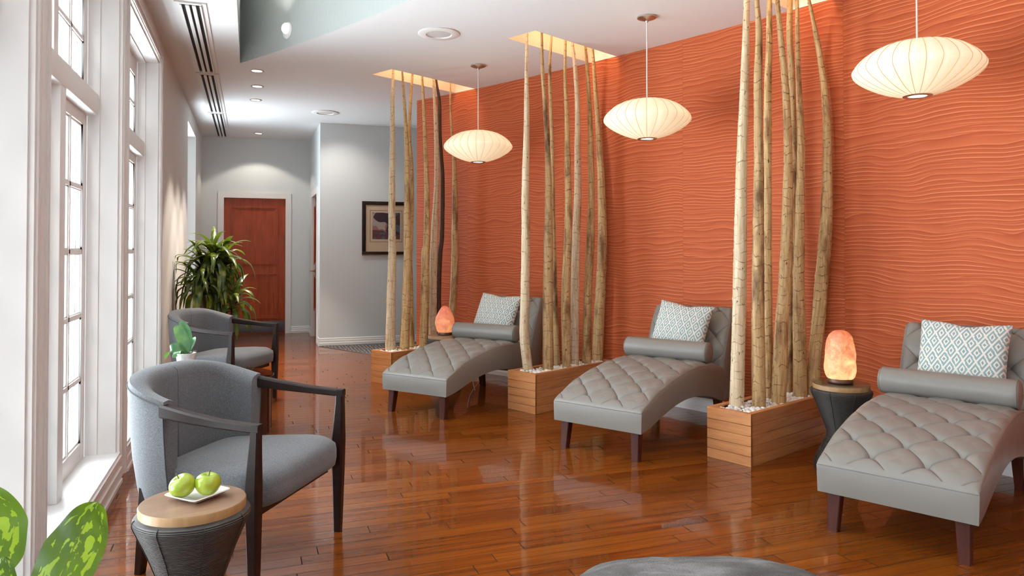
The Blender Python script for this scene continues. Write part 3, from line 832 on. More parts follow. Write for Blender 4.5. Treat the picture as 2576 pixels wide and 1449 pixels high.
TREES = {
1: [  # list of (width-offset w, material, [(px, py, width_px)...], label)
 (-.09, 'bark_pale', [(989,182,6),(987,255,10),(987,382,13),(986,509,17),(987,617,19),(987,633,20),(984.5,733,22),(982,878,26)], 'tan birch trunk at left end of the far planter, in front of framed picture'),
 (.02, 'bark_gold', [(1012.7,188.6,5),(1017.5,265,8),(1022,338,10),(1024.4,477,15),(1025,617,18),(1024,699,20),(1017.6,875,25)], 'golden birch trunk second from left in the far planter'),
 (-.06, 'bark_gold', [(1037,194,6),(1031,287,8),(1030,350,9),(1035,414,10),(1036.5,509,10),(1032,633,11),(1035,766,11),(1036.5,875,13)], 'thin golden birch trunk crossing behind the second trunk of the far planter'),
 (.05, 'bark_gold', [(1062.5,201,6),(1068,319,9),(1074,477,13),(1073,617,17),(1070.6,633,20),(1069,749,22),(1066,865,23)], 'golden birch trunk nearest the left edge of the orange wall'),
 (.0, 'bark_pale', [(1090.5,207.6,6),(1097,319,11),(1099,446,13),(1093.6,573,17),(1090.5,666,20),(1089,766,20),(1089,858,22)], 'pale birch trunk leaning just left of the dark trunk'),
 (-.06, 'bark_dark', [(1098.4,209,6),(1105,255,9),(1107,350,9),(1113,446,11),(1111,604,12),(1107,633,13),(1103,733,14),(1102,832,15)], 'dark brown crooked trunk in the far planter behind the pink lamp'),
 (-.03, 'bark_gold', [(1132.7,217,4),(1134,287,5),(1143,414,10),(1144.4,509,14),(1144,617,17),(1144.5,633,18),(1142,716,18),(1137,782,18),(1128.6,858,18)], 'slender golden trunk passing behind the farthest pendant lamp')],
2: [
 (-.095, 'bark_pale', [(1325.6,81,7),(1324.6,199,10),(1324.6,326,15),(1321.5,497,20),(1322.7,597,22),(1320.8,746,23),(1319,839.5,24),(1328,932,25)], 'pale birch trunk with a bent foot, leftmost in the middle planter'),
 (.0, 'bark_brown', [(1362.7,83,6),(1364.3,167,9),(1370.7,262,11),(1377,357.6,13),(1380,497,18),(1379.7,597,23),(1378.6,746,26),(1378.6,925,27)], 'thick mottled brown birch trunk second from left in the middle planter'),
 (-.08, 'bark_brown', [(1387.5,92,5),(1382.7,176.5,8),(1385,262,9),(1389,357.6,10),(1390,484.6,11),(1393.5,634.5,11),(1396,746,13),(1401,914,16)], 'thin brown trunk tucked behind the thick mottled trunk of the middle planter'),
 (.05, 'bark_gold', [(1422,103.5,7),(1421.5,199,8),(1426,294,11),(1427.8,389,15),(1429.4,497,17),(1429,597,20),(1423,746,22),(1425,921.5,22)], 'golden birch trunk left of the palest straight trunk in the middle planter'),
 (-.01, 'bark_pale', [(1440,110,8),(1447,176.5,10),(1452.6,262,13),(1453,389,16),(1453,497,18),(1449.4,597,21),(1446.8,746,22),(1445.7,914,21)], 'whitish straight trunk at the centre of the middle planter'),
 (.04, 'bark_gold', [(1473,119,7),(1480,214.7,10),(1485,326,13),(1486.6,389,15),(1488,497,16),(1485.5,597,20),(1479,746,21),(1475.5,903,24)], 'olive gold birch trunk second from right in the middle planter'),
 (-.02, 'bark_gold', [(1491,125,7),(1497,214.7,10),(1504,310,13),(1510,405,17),(1513.6,497,20),(1515.7,597,23),(1512.8,690,25),(1507,802,27),(1503.5,899,28)], 'bowed golden trunk at the right end of the middle planter')],
3: [
 (-.085, 'bark_pale', [(1878.8,0,15),(1876,116,19),(1871.6,261,23),(1865.8,406,27),(1860.8,700,33),(1857.3,872.5,35),(1853,1024,36)], 'cream white birch trunk, leftmost in the nearest planter'),
 (.02, 'bark_brown', [(1904,0,12),(1909,87,17),(1907,203,21),(1907.8,319,22),(1909,406,24),(1907,700,30),(1907.4,872.5,33),(1909,1021,34)], 'thick mottled trunk with grey patch, second from left in the nearest planter'),
 (-.07, 'bark_gold', [(1935.6,0,13),(1934.8,116,16),(1931.6,203,18),(1931,406,20),(1930,700,23),(1932,872,24),(1933,1010,25)], 'golden trunk half hidden behind the mottled one in the nearest planter'),
 (.05, 'bark_gold', [(1955.6,0,11),(1964.3,101,14),(1974.5,203,17),(1979.7,290,19),(1982.6,406,22),(1976,700,32),(1967.7,803.5,33),(1962.6,907,35),(1959,1007,36)], 'leaning golden birch trunk at the centre of the nearest planter'),
 (-.085, 'bark_brown', [(1987.5,0,13),(1986,87,15),(1990.4,174,17),(1993,261,17),(1997,406,19),(1995,600,20),(1990,750,21),(1985,900,21),(1982,1000,21)], 'speckled brown trunk crossing behind the central leaning trunk'),
 (.03, 'bark_gold', [(2005,0,9),(2005.5,87,11),(2009,203,13),(2013.6,319,18),(2015,406,20),(2009,700,28),(2011,838,32),(2013.6,997,34)], 'straight golden trunk second from right in the nearest planter'),
 (.08, 'bark_gold', [(2035,0,8),(2049.8,72.5,11),(2063,145,14),(2074.5,232,17),(2080,319,20),(2081,406,23),(2078,560,29),(2067.8,700,33),(2059,803.5,33),(2048.8,907,32),(2045,990,32)], 'arched golden birch trunk at the right end, nearest the orange salt lamp')]}
DEPTHF = FPX
for k, lst in TREES.items():
    O, U, S = pframe(k)
    base_t = []
    for ti, (w, mat, pts, lab) in enumerate(lst):
        P = []; Rr = []
        for (u, v, wp) in pts:
            t_, z_, kk = at_plane(u, v, (O+S*w), U)
            rr_ = ray(u, v); lim_ = RW-wp/2*kk/FPX-.03
            lo, hi = 0., 20.
            for _ in range(40):
                m = (lo+hi)/2
                if hypot(rr_.x*m-CC[0], rr_.y*m-CC[1]) < lim_: lo = m
                else: hi = m
            kk = min(kk, lo)
            P.append(Vector((rr_.x*kk, rr_.y*kk, CAMZ+rr_.z*kk))); Rr.append(wp/2*kk/FPX)
        # clamp the foot inside the planter
        P.reverse(); Rr.reverse()
        f = P[0]; d = (P[1]-P[0]).normalized()
        zf = .262
        foot = P[0] + (P[0]-P[1])*((P[0].z-zf)/(P[1].z-P[0].z))*0.3; foot.z = zf
        tl = (foot-O).dot(U); lim = PL[k][2]-.075
        P.insert(0, foot); Rr.insert(0, Rr[0])
        # keep trunks in front of the wall
        d = P[-1]-P[-2]; d = d/d.z
        zt = H+.33
        top = P[-1]+d*(zt-P[-1].z)
        tt = (top-O).dot(U); tt = max(.06, min(tt, PL[k][2]-.06)); top2 = O+S*w*.9+U*tt; top = Vector((top2.x, top2.y, zt))
        P.append(top); Rr.append(Rr[-1]*.85)
        X = [p.z for p in P]
        nn = 190; rings = []; n = 14; vals = []
        sd = k*10+ti
        for i in range(nn+1):
            z = X[0]+(X[-1]-X[0])*i/nn
            x_ = sinterp(z, X, [p.x for p in P]); y_ = sinterp(z, X, [p.y for p in P]); r_ = max(.006, sinterp(z, X, Rr))
            ring = []
            for j in range(n):
                a = 2*pi*j/n
                q = noise.noise(Vector((cos(a)*.9, sin(a)*.9, z*5+sd*3.1)))
                q2 = noise.noise(Vector((cos(a)*2.5, sin(a)*2.5, z*34+sd)))
                kk2 = 1+.06*q+.05*max(0, q2-.25)*4
                ring.append((x_+r_*kk2*cos(a), y_+r_*kk2*sin(a), z))
            rings.append(ring)
        bm = nb(); loft(bm, rings)
        # small bark nubs standing off the silhouette
        rn = random.Random(sd)
        for q in range(70):
            z = rn.uniform(.6, H)
            x_ = sinterp(z, X, [p.x for p in P]); y_ = sinterp(z, X, [p.y for p in P]); r_ = max(.006, sinterp(z, X, Rr))
            a = rn.uniform(0, 2*pi); e = Vector((cos(a), sin(a), 0)); b = Vector((x_, y_, z))+e*(r_*.93)
            sz = rn.uniform(.0025, .0055)
            vs = [bm.verts.new(b+Vector((-e.y, e.x, 0))*sz*1.3), bm.verts.new(b-Vector((-e.y, e.x, 0))*sz*1.3), bm.verts.new(b+Vector((0, 0, -sz*2.2))), bm.verts.new(b+e*sz*1.4+Vector((0, 0, sz*.6)))]
            for f3 in ((0, 1, 3), (1, 2, 3), (2, 0, 3)): bm.faces.new([vs[i] for i in f3])
        o = build('birch_trunk', bm, M[mat], sharp=60)
        # uv : around and along
        me = o.data; uvl = me.uv_layers.new(name='UVMap')
        for poly in me.polygons:
            cz = poly.center; x_ = sinterp(cz.z, X, [p.x for p in P]); y_ = sinterp(cz.z, X, [p.y for p in P])
            ac = atan2(cz.y-y_, cz.x-x_)
            for li in poly.loop_indices:
                co = me.vertices[me.loops[li].vertex_index].co
                a = atan2(co.y-sinterp(co.z, X, [p.y for p in P]), co.x-sinterp(co.z, X, [p.x for p in P]))
                if a-ac > pi: a -= 2*pi
                if ac-a > pi: a += 2*pi
                uvl.data[li].uv = (a*max(.02, sinterp(co.z, X, Rr)), co.z+sd*1.37)
        tag(o, lab, 'tree trunk', 'birch trunks in the wooden planters')
# pebbles
ico = []
for s_ in range(6):
    b2 = bmesh.new(); bmesh.ops.create_icosphere(b2, subdivisions=2, radius=1)
    for v in b2.verts: v.co *= 1+.22*noise.noise(v.co*1.3+Vector((s_*5, 0, 0)))
    ico.append(([v.co.copy() for v in b2.verts], [[v.index for v in f.verts] for f in b2.faces])); b2.free()
for k in PL:
    O, U, S = pframe(k); L = PL[k][2]; bm = nb(); rn = random.Random(k)
    for q in range(520):
        t_ = rn.uniform(.045, L-.045); w = rn.uniform(-PW+.048, PW-.048); sz = rn.uniform(.007, .0155)
        z = .288+rn.uniform(0, .018)
        vs_, fs_ = ico[q % 6]
        Mx = Matrix.Translation(O+U*t_+S*w+Vector((0, 0, z))) @ Matrix.Rotation(rn.uniform(0, 6), 4, 'Z') @ Matrix.Rotation(rn.uniform(-.5, .5), 4, 'X') @ Matrix.Diagonal((sz*1.3, sz, sz*.8, 1))
        nv = [bm.verts.new(Mx @ v) for v in vs_]
        for f in fs_: bm.faces.new([nv[i] for i in f])
    o = build('white_pebbles', bm, M['pebble'], sharp=180)
    tag(o, {1: 'white pebbles filling the farthest wooden planter', 2: 'white pebbles filling the middle wooden planter', 3: 'white pebbles filling the nearest wooden planter'}[k], 'pebbles', kind='stuff')

# ------------------------------------------------------------------ chaise longue (local x = t towards the wall, local y = -w, left side +y)
HW, HT = .327, .328
TT = [-.045, 0, .045, .10, .19, .425, .683, .96, 1.10, 1.23, 1.36]
TZc = [.322, .340, .357, .380, .412, .462, .492, .488, .465, .428, .36]
BT = [-.045, .075, .244, .423, .614, .817, 1.034, 1.2, 1.36]
BZc = [.180, .198, .240, .276, .292, .280, .240, .19, .19]
def tuft(a, w, wmax=HW):
    """a = distance along (row spacing .1125), w = across; returns height offset"""
    p = w/.226; q = (a-.045)/.225
    U_ = p+q+.5; V_ = p-q+.5
    fu = abs(U_-round(U_)); fv = abs(V_-round(V_))
    m = min(fu, fv); M_ = max(fu, fv)          # distance to nearest crease, distance along it from a button
    r2 = fu*fu+fv*fv
    near = 1-min(1, M_/.5)
    h = .0105*(1-math.exp(-m/.075))*(.42+.58*near) + .010*sqrt(max(0, sin(pi*fu)*sin(pi*fv))) - .019*math.exp(-r2/.009) - .006*math.exp(-r2/.05)
    e = (wmax-abs(w))/.04
    return h*max(0, min(1, e))
def make_chaise():
    r = empty('tufted_chaise', (0, 0, 0))
    bm = nb(); NT_, NW_ = 300, 140
    rows = []
    ts = [-.045+1.375*i/NT_ for i in range(NT_+1)]
    for i, t_ in enumerate(ts):
        z = sinterp(t_, TT, TZc); row = []
        for j in range(NW_+1):
            w = -HW+2*HW*j/NW_
            e = min(1, (HW-abs(w))/.03); ef = min(1, (t_+.045)/.04)
            rnd_ = -.010*(1-sqrt(max(0, 1-(1-e)**2))) - .012*(1-sqrt(max(0, 1-(1-ef)**2)))
            fade = min(1, max(0, (t_+.045)/.05))
            row.append(bm.verts.new((t_, -w, z+rnd_+tuft(t_*1.02, w)*fade + .006*(1-(w/HW)**2))))
        rows.append(row)
    for a, b in zip(rows, rows[1:]):
        for j in range(NW_): bm.faces.new((a[j], a[j+1], b[j+1], b[j]))
    # sides and front skirt
    def skirt(top, bots, ns=6, out=(0, 0), ef=lambda v: 1):
        prev = top
        for q in range(1, ns+1):
            f = q/ns; cur = []
            for v, b in zip(top, bots):
                k = sin(pi*f)*.006*ef(v)
                cur.append(bm.verts.new((v.co.x+(b[0]-v.co.x)*f+out[0]*k, v.co.y+(b[1]-v.co.y)*f+out[1]*k, v.co.z+(b[2]-v.co.z)*f)))
            for j in range(len(cur)-1): bm.faces.new((prev[j], prev[j+1], cur[j+1], cur[j]))
            prev = cur
        return prev
    bl = skirt([rw[0] for rw in rows], [(rw[0].co.x, HW-.004, sinterp(rw[0].co.x, BT, BZc)) for rw in rows], 6, (0, 1), lambda v: min(1, (v.co.x+.045)/.08))
    br = skirt([rw[-1] for rw in rows], [(rw[-1].co.x, -HW+.004, sinterp(rw[-1].co.x, BT, BZc)) for rw in rows], 6, (0, -1), lambda v: min(1, (v.co.x+.045)/.08))
    bf = skirt(rows[0], [(v.co.x, v.co.y*(HW-.004)/HW, .180) for v in rows[0]], 6, (-1, 0), lambda v: 1-(abs(v.co.y)/HW)**8)
    skirt(rows[-1], [(v.co.x, v.co.y, .19) for v in rows[-1]], 2)
    for j in range(len(bl)-1):
        bm.faces.new((bl[j], bl[j+1], br[j+1], br[j]))
    bmesh.ops.remove_doubles(bm, verts=bm.verts, dist=.0008)
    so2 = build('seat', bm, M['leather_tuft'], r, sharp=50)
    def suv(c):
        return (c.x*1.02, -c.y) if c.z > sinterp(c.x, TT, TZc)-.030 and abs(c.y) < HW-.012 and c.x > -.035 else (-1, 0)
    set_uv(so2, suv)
    # backrest
    front = [(1.215, .19), (1.215, .34), (1.235, .45), (1.268, .56), (1.31, .66), (1.353, .745), (1.392, .81), (1.425, .846), (1.452, .858)]
    overs = [(1.475, .857), (1.492, .840), (1.497, .81), (1.492, .77)]
    rear = [(1.468, .62), (1.438, .42), (1.41, .19)]
    F = catmull([(a, 0, b) for a, b in front], 10); Oo = catmull([(a, 0, b) for a, b in [front[-1]]+overs], 4)[1:]; Rr_ = catmull([(a, 0, b) for a, b in [overs[-1]]+rear], 4)[1:]
    prof = F+Oo+Rr_
    nF = len(F)
    acc = [0]
    for a, b in zip(prof, prof[1:]): acc.append(acc[-1]+(b-a).length)
    bm = nb(); NW2 = 80; G = []
    n = len(prof)
    for i, p in enumerate(prof):
        tg = (prof[min(i+1, n-1)]-prof[max(i-1, 0)]).normalized(); nr = Vector((-tg.z, 0, tg.x))
        row = []
        for j in range(NW2+1):
            w = -HW-.002+2*(HW+.002)*j/NW2
            e = min(1, (HW+.002-abs(w))/.035)
            k = -.016*(1-sqrt(max(0, 1-(1-e)**2)))
            if i < nF and prof[i].z > .42 or (i >= nF and i < nF+4):
                k += tuft(acc[i]+.13, w)*.95*min(1, max(0, (prof[i].z-.42)/.06))*(1 if i < nF-4 else .4)
            row.append(bm.verts.new((p.x+nr.x*k, -w, p.z+nr.z*k)))
        G.append(row)
    for a, b in zip(G, G[1:]):
        for j in range(NW2): bm.faces.new((a[j], a[j+1], b[j+1], b[j]))
    bm.faces.new([g[0] for g in G]); bm.faces.new([g[-1] for g in G][::-1])
    bm.faces.new(G[0]+G[-1][::-1])
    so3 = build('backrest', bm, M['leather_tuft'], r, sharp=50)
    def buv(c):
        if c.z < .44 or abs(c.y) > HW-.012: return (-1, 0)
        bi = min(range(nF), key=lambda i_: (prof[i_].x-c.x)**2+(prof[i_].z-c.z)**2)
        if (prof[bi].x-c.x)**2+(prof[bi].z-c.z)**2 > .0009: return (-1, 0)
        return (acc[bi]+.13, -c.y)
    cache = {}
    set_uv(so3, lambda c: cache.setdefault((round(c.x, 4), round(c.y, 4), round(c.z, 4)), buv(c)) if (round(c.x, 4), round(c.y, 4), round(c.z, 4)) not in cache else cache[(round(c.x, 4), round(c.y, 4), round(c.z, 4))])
    # seams
    bm = nb()
    for s_ in (1, -1):
        tube(bm, [(t_, s_*(HW-.002), sinterp(t_, TT, TZc)-.012) for t_ in ts[2:-24:3]], .0026, 6)
        tube(bm, [(p.x+.012, s_*(HW-.001), p.z-.004) for p in F[14:]], .0024, 6)
    tube(bm, [(-.0465, y_, .306) for y_ in (-HW+.004, -.2, 0, .2, HW-.004)], .0026, 6)
    build('piping', bm, M['leather_seam'], so2)
    # legs
    def leg(x0, y0, x1, y1, z1, a, b):
        bm = nb(); rings = []
        for (x, y, z, w) in ((x0, y0, 0, a), ((x0+x1)/2, (y0+y1)/2, z1/2, (a+b)/2), (x1, y1, z1, b)):
            c = .004
            rings.append([(x-w+c, y-w, z), (x+w-c, y-w, z), (x+w, y-w+c, z), (x+w, y+w-c, z), (x+w-c, y+w, z), (x-w+c, y+w, z), (x-w, y+w-c, z), (x-w, y-w+c, z)])
        loft(bm, rings); build('leg', bm, M['leg_wood'], r)
    for s_ in (1, -1):
        leg(-.002, s_*.266, .022, s_*.258, .215, .023, .031)
        leg(1.31, s_*.266, 1.25, s_*.258, .30, .023, .031)
    return r
ch0 = make_chaise()
CH = [(1.254, 5.71, 38.02, 'grey tufted leather chaise, farthest of the three, by the pink salt lamp'),
      (2.118, 4.224, 31.93, 'grey tufted leather chaise between the middle and near trunk planters'),
      (2.690, 2.467, 27.12, 'grey tufted leather chaise, nearest, at the right edge of the room')]
chs = []
for i, (x, y, a, lab) in enumerate(CH):
    c = ch0 if i == 0 else copy_tree(ch0)
    c.location = (x, y, 0); c.rotation_euler.z = radians(a); tag(c, lab, 'chaise lounge', 'tufted grey leather chaises facing the windows'); chs.append(c)

# bolsters
def make_bolster():
    r = empty('bolster_cushion', (0, 0, 0))
    bm = nb(); R = .074; L = .335
    prof = [(.001, -L-.004), (.04, -L-.003), (.062, -L+.001), (R-.003, -L+.008), (R, -L+.016)]
    prof += [(R*(1+.012*noise.noise(Vector((0, z*6, 0)))), z) for z in [(-L+.03)+(2*L-.06)*i/20 for i in range(21)]]
    prof += [(a, -b) for a, b in reversed([(.001, -L-.004), (.04, -L-.003), (.062, -L+.001), (R-.003, -L+.008), (R, -L+.016)])]
    lathe(bm, prof, 48, M=Matrix.Rotation(pi/2, 4, 'X'), cap=False)
    cu = build('cushion', bm, M['leather'], r, sharp=70)
    for s_ in (1, -1):
        bm = nb(); tube(bm, [((R-.001)*cos(2*pi*i/40), s_*(L-.012), (R-.001)*sin(2*pi*i/40)) for i in range(41)], .0022, 6); build('piping', bm, M['leather_seam'], cu)
    return r
b0 = make_bolster()
BL = ['grey leather bolster on the farthest chaise', 'grey leather bolster on the middle chaise', 'grey leather bolster on the nearest chaise, at right edge']
for i, (x, y, a, _) in enumerate(CH):
    b = b0 if i == 0 else copy_tree(b0); an = radians(a)
    t_, w, z = .985, -.012, .565
    b.location = (x+t_*cos(an)+w*sin(an), y+t_*sin(an)-w*cos(an), z); b.rotation_euler = (0, 0, an+radians([1.5, 1.0, -.8][i]))
    tag(b, BL[i], 'bolster cushion', 'grey leather bolsters')

# diamond pillows
def make_pillow(W=.45, Hh=.45, T=.07):
    bm = nb(); N = 34; front, back = {}, {}
    for i in range(N+1):
        for j in range(N+1):
            a = -1+2*i/N; b = -1+2*j/N
            k = (max(0, (1-a*a))*max(0, (1-b*b)))**.42
            pin = 1-.045*(1-(a*a)) * abs(b)**3; pin2 = 1-.045*(1-(b*b))*abs(a)**3
            x = a*W/2*pin2; y = b*Hh/2*pin - (.022*math.exp(-((a-.1)/.35)**2)*max(0, b)**3)
            wr = .006*noise.noise(Vector((a*2, b*2, 3)))
            front[i, j] = bm.verts.new((x, y, T*k+wr*k))
            edge = i in (0, N) or j in (0, N)
            back[i, j] = front[i, j] if edge else bm.verts.new((x, y, -T*.9*k+wr*k))
    for i in range(N):
        for j in range(N):
            bm.faces.new((front[i, j], front[i+1, j], front[i+1, j+1], front[i, j+1]))
            bm.faces.new((back[i, j], back[i, j+1], back[i+1, j+1], back[i+1, j]))
    o = build('diamond_pillow', bm, M['diamond'], sharp=80)
    set_uv(o, lambda c: (c.x/W+.5, c.y/Hh+.5)); return o
p0 = make_pillow()
PLb = ['teal and white diamond woven pillow on the farthest chaise', 'teal and white diamond woven pillow on the middle chaise', 'teal and white diamond woven pillow on the nearest chaise']
for i, (x, y, a, _) in enumerate(CH):
    p = p0 if i == 0 else p0.copy()
    if i: COL.objects.link(p)
    an = radians(a)
    w = [-.045, -.005, .015][i]; tilt = radians([26, 24, 23][i]); rollz = radians([-3, -5, -1][i])
    # basis: width axis = across (towards +w), height axis = up leaning back, normal = facing the foot
    ux = Vector((sin(an), -cos(an), 0)); back_ = Vector((cos(an), sin(an), 0))
    uy = (Vector((0, 0, 1))*cos(tilt)+back_*sin(tilt)); uz = ux.cross(uy)
    R3 = Matrix((ux, uy, uz)).transposed() @ Matrix.Rotation(rollz, 3, 'Z')
    t_, z = 1.20, .688
    Mw = Matrix.Translation((x+t_*cos(an)+w*sin(an), y+t_*sin(an)-w*cos(an), z)) @ R3.to_4x4()
    p.matrix_world = Mw
    tag(p, PLb[i], 'pillow', 'diamond patterned pillows')

# ------------------------------------------------------------------ armchairs (local x forward, y left)
def make_armchair():
    r = empty('armchair', (0, 0, 0))
    E = M['espresso']
    def secs(bm, S):
        rings = []
        for (x, y, z, hx, hy, ax) in S:   # ax 'z' = section in xy plane, 'x' = section in yz plane
            c = min(hx, hy)*.35
            pts = [(-hx+c, -hy), (hx-c, -hy), (hx, -hy+c), (hx, hy-c), (hx-c, hy), (-hx+c, hy), (-hx, hy-c), (-hx, -hy+c)]
            rings.append([(x+a, y+b, z) if ax == 'z' else (x, y+a, z+b) for a, b in pts])
        loft(bm, rings)
    for s in (1, -1):
        bm = nb()
        secs(bm, [(-.004, s*.350, 0, .017, .017, 'z'), (-.004, s*.352, .15, .021, .021, 'z'), (-.005, s*.354, .33, .027, .024, 'z'), (-.005, s*.355, .43, .028, .025, 'z'), (0, s*.355, .53, .022, .021, 'z'), (.003, s*.354, .60, .018, .019, 'z'), (.004, s*.354, .655, .018, .019, 'z')])
        build('front_leg', bm, E, r)
        bm = nb()
        secs(bm, [(.0215, s*.354, .640, .0195, .0165, 'x'), (-.02, s*.354, .641, .0195, .0155, 'x'), (-.15, s*.352, .650, .021, .016, 'x'), (-.28, s*.344, .664, .022, .021, 'x'), (-.412, s*.331, .682, .022, .026, 'x')])
        build('armrest', bm, E, r)
        bm = nb()
        secs(bm, [(-.585, s*.235, 0, .018, .018, 'z'), (-.56, s*.245, .15, .023, .023, 'z'), (-.53, s*.262, .36, .027, .027, 'z')])
        build('rear_leg', bm, E, r)
    # seat cushion
    def outline(sc, n=64):
        pts = []
        for i in range(n):
            a = 2*pi*i/n; ca, sa = cos(a), sin(a); e = .30
            px = abs(ca)**e*(1 if ca > 0 else -1); py = abs(sa)**e*(1 if sa > 0 else -1)
            x = -.262+px*.285*sc[0]; hw = .325 if x > -.1 else .325-.05*(-.1-x)/.45
            pts.append((x, py*hw*sc[1]))
        return pts
    bm = nb(); rings = []
    for (s1, s2, z) in ((.90, .93, .318), (.955, .97, .322), (.985, .99, .335), (1, 1, .365), (1, 1, .40), (.99, .985, .425), (.955, .965, .443), (.89, .93, .452), (.75, .80, .459), (.5, .55, .464), (.2, .25, .466), (.01, .01, .466)):
        rg = []
        for (x, y) in outline((s1, s2)):
            rg.append((x+(.018 if x > -.05 and .33 < z < .43 else 0), y, z-(.02 if z > .40 else 0)*max(0, -x-.15)/.4))
        rings.append(rg)
    loft(bm, rings); build('seat_cushion', bm, M['tweed'], r, sharp=60)
    bm = nb(); box(bm, -.50, -.03, -.30, .30, .285, .33); build('seat_rail', bm, E, r, smooth=False)
    # barrel back
    def plan(ph, sc):
        # ph 0..1 from left wing front round the back to right wing front
        a = -pi/2+pi*ph   # -90..90
        e = .72
        y = -sc*.345*(abs(sin(a))**e)*(1 if sin(a) > 0 else -1)
        x = -.40-.285*sc*(abs(cos(a))**e)
        return x, y
    NS = 56; rings = []; rimpts = []; rimin = []; wingL = []
    for i in range(NS+1):
        ph = i/NS; k = sin(pi*ph)
        zt = .712+.085*k**.8
        sec = []
        # outer surface upwards, top, inner surface downwards
        th = .082+.010*k
        for (lv, sc) in ((0.0, .86), (.15, .90), (.4, .95), (.7, .985), (.9, 1.0), (.97, 1.0)):
            z = .285+(zt-.285)*lv; x, y = plan(ph, sc); sec.append((x-(1-sc)*-.02, y, z))
        xo, yo = plan(ph, 1.0); nrm = Vector((xo+.40, yo, 0))
        tx, ty = plan(min(1, ph+.01), 1); sx, sy = plan(max(0, ph-.01), 1)
        nd = Vector((ty-sy, -(tx-sx), 0)).normalized()   # pointing in or out
        if nd.dot(Vector((-.30-xo, -yo, 0))) < 0: nd = -nd
        for (f, dz) in ((.08, .002), (.4, .004), (.78, -.006), (.95, -.022), (1.0, -.05)):
            sec.append((xo+nd.x*th*f, yo+nd.y*th*f, zt+dz+.004))
        for lv in (.62, .3, 0):
            z = .30+(zt-.055-.30)*lv; sc = .90+.1*lv
            sec.append((xo*1.0+nd.x*(th+.006*(1-lv)), yo+nd.y*(th+.006*(1-lv)), z))
        rings.append(sec); rimpts.append((sec[5][0], sec[5][1], sec[5][2]+.0)); 
    bm = nb(); loft(bm, rings); bb = build('barrel_back', bm, M['tweed'], r, sharp=45)
    bm = nb(); tube(bm, rimpts, .0028, 6)
    for rg in (rings[0], rings[-1]): tube(bm, [Vector(p) for p in rg[:6]], .0026, 6)
    mid = rings[NS//2]; tube(bm, [Vector(mid[i])+Vector((.001, 0, 0)) for i in (8, 9, 10, 11, 12, 13)], .0008, 4)
    o = build('seam_welt', bm, M['tweed_seam'], bb); o['label'] = 'dark seam welt'
    return r
ac0 = make_armchair()
ACH = [(.209, 3.18, -32, 'grey tweed barrel armchair with dark wood arms, nearest, behind the apple table'),
       (.040, 6.52, -30, 'grey tweed barrel armchair farther back, in front of the tall leafy plant')]
for i, (x, y, a, lab) in enumerate(ACH):
    c = ac0 if i == 0 else copy_tree(ac0)
    c.location = (x, y, 0); c.rotation_euler.z = radians(a); tag(c, lab, 'armchair', 'grey tweed barrel armchairs by the windows')

# ------------------------------------------------------------------ woven side tables
def make_side_table():
    r = empty('woven_side_table', (0, 0, 0))
    prof = [(.150, 0), (.158, .012), (.155, .04), (.135, .09), (.105, .145), (.088, .185), (.083, .21), (.088, .235), (.108, .29), (.134, .36), (.158, .415), (.171, .445), (.175, .458), (.171, .470), (.158, .478)]
    P = [(p.x, p.z) for p in catmull([(a, 0, b) for a, b in prof], 5)]
    bm = nb(); lathe(bm, P, 64, cap=True, lob=lambda a, z: 1-.006*(1-abs(cos(a*4)))); wb_ = o = build('woven_base', bm, M['woven'], r, sharp=60)
    acc = {}; d = 0; prev = None
    me = o.data; uvl = me.uv_layers.new(name='UVMap')
    for poly in me.polygons:
        ac = atan2(poly.center.y, poly.center.x)
        for li in poly.loop_indices:
            co = me.vertices[me.loops[li].vertex_index].co; a = atan2(co.y, co.x)
            if a-ac > pi: a -= 2*pi
            if ac-a > pi: a += 2*pi
            uvl.data[li].uv = (a, co.z+abs(hypot(co.x, co.y)-.083)*.45)
    bm = nb()
    for i in range(8):
        a = 2*pi*i/8
        tube(bm, [((q+.0015)*cos(a), (q+.0015)*sin(a), z) for q, z in P[3:-3]], .0014, 5)
    o = build('stitched_ribs', bm, M['woven_cord'], wb_)
    bm = nb(); lathe(bm, [(.001, .468), (.155, .468), (.159, .471), (.160, .500), (.157, .5045)], 72, cap=False); o = build('disc_edge', bm, M['table_rim'], r); o['label'] = 'pale wood edge band'
    bm = nb(); lathe(bm, [(.1575, .5043), (.140, .5055), (.001, .5055)], 72, cap=True); o = build('table_top', bm, M['table_top'], r); o['label'] = 'round light brown wood top'
    return r
st0 = make_side_table()
TB = [(atz(486, 1258, .505), 'woven hourglass side table with wooden top in the foreground, holding apples'),
      (atz(1119, 842.5, .505), 'woven hourglass side table mostly hidden behind the farthest chaise'),
      (Vector((3.345, 3.455, 0)), 'woven hourglass side table holding the tall orange salt lamp')]
TBP = []
for i, (p, lab) in enumerate(TB):
    c = st0 if i == 0 else copy_tree(st0)
    c.location = (p.x, p.y, 0); c.rotation_euler.z = [.25, .1, .45][i]; tag(c, lab, 'side table', 'woven hourglass side tables'); TBP.append(Vector((p.x, p.y, 0)))
# glass disc on the third
bm = nb(); lathe(bm, [(.001, .5060), (.161, .5060), (.163, .5085), (.161, .5115), (.001, .5115)], 72)
o = build('glass_disc', bm, M['glass_disc'], loc=TBP[2]); tag(o, 'thin round glass disc on the side table under the orange salt lamp', 'glass top')

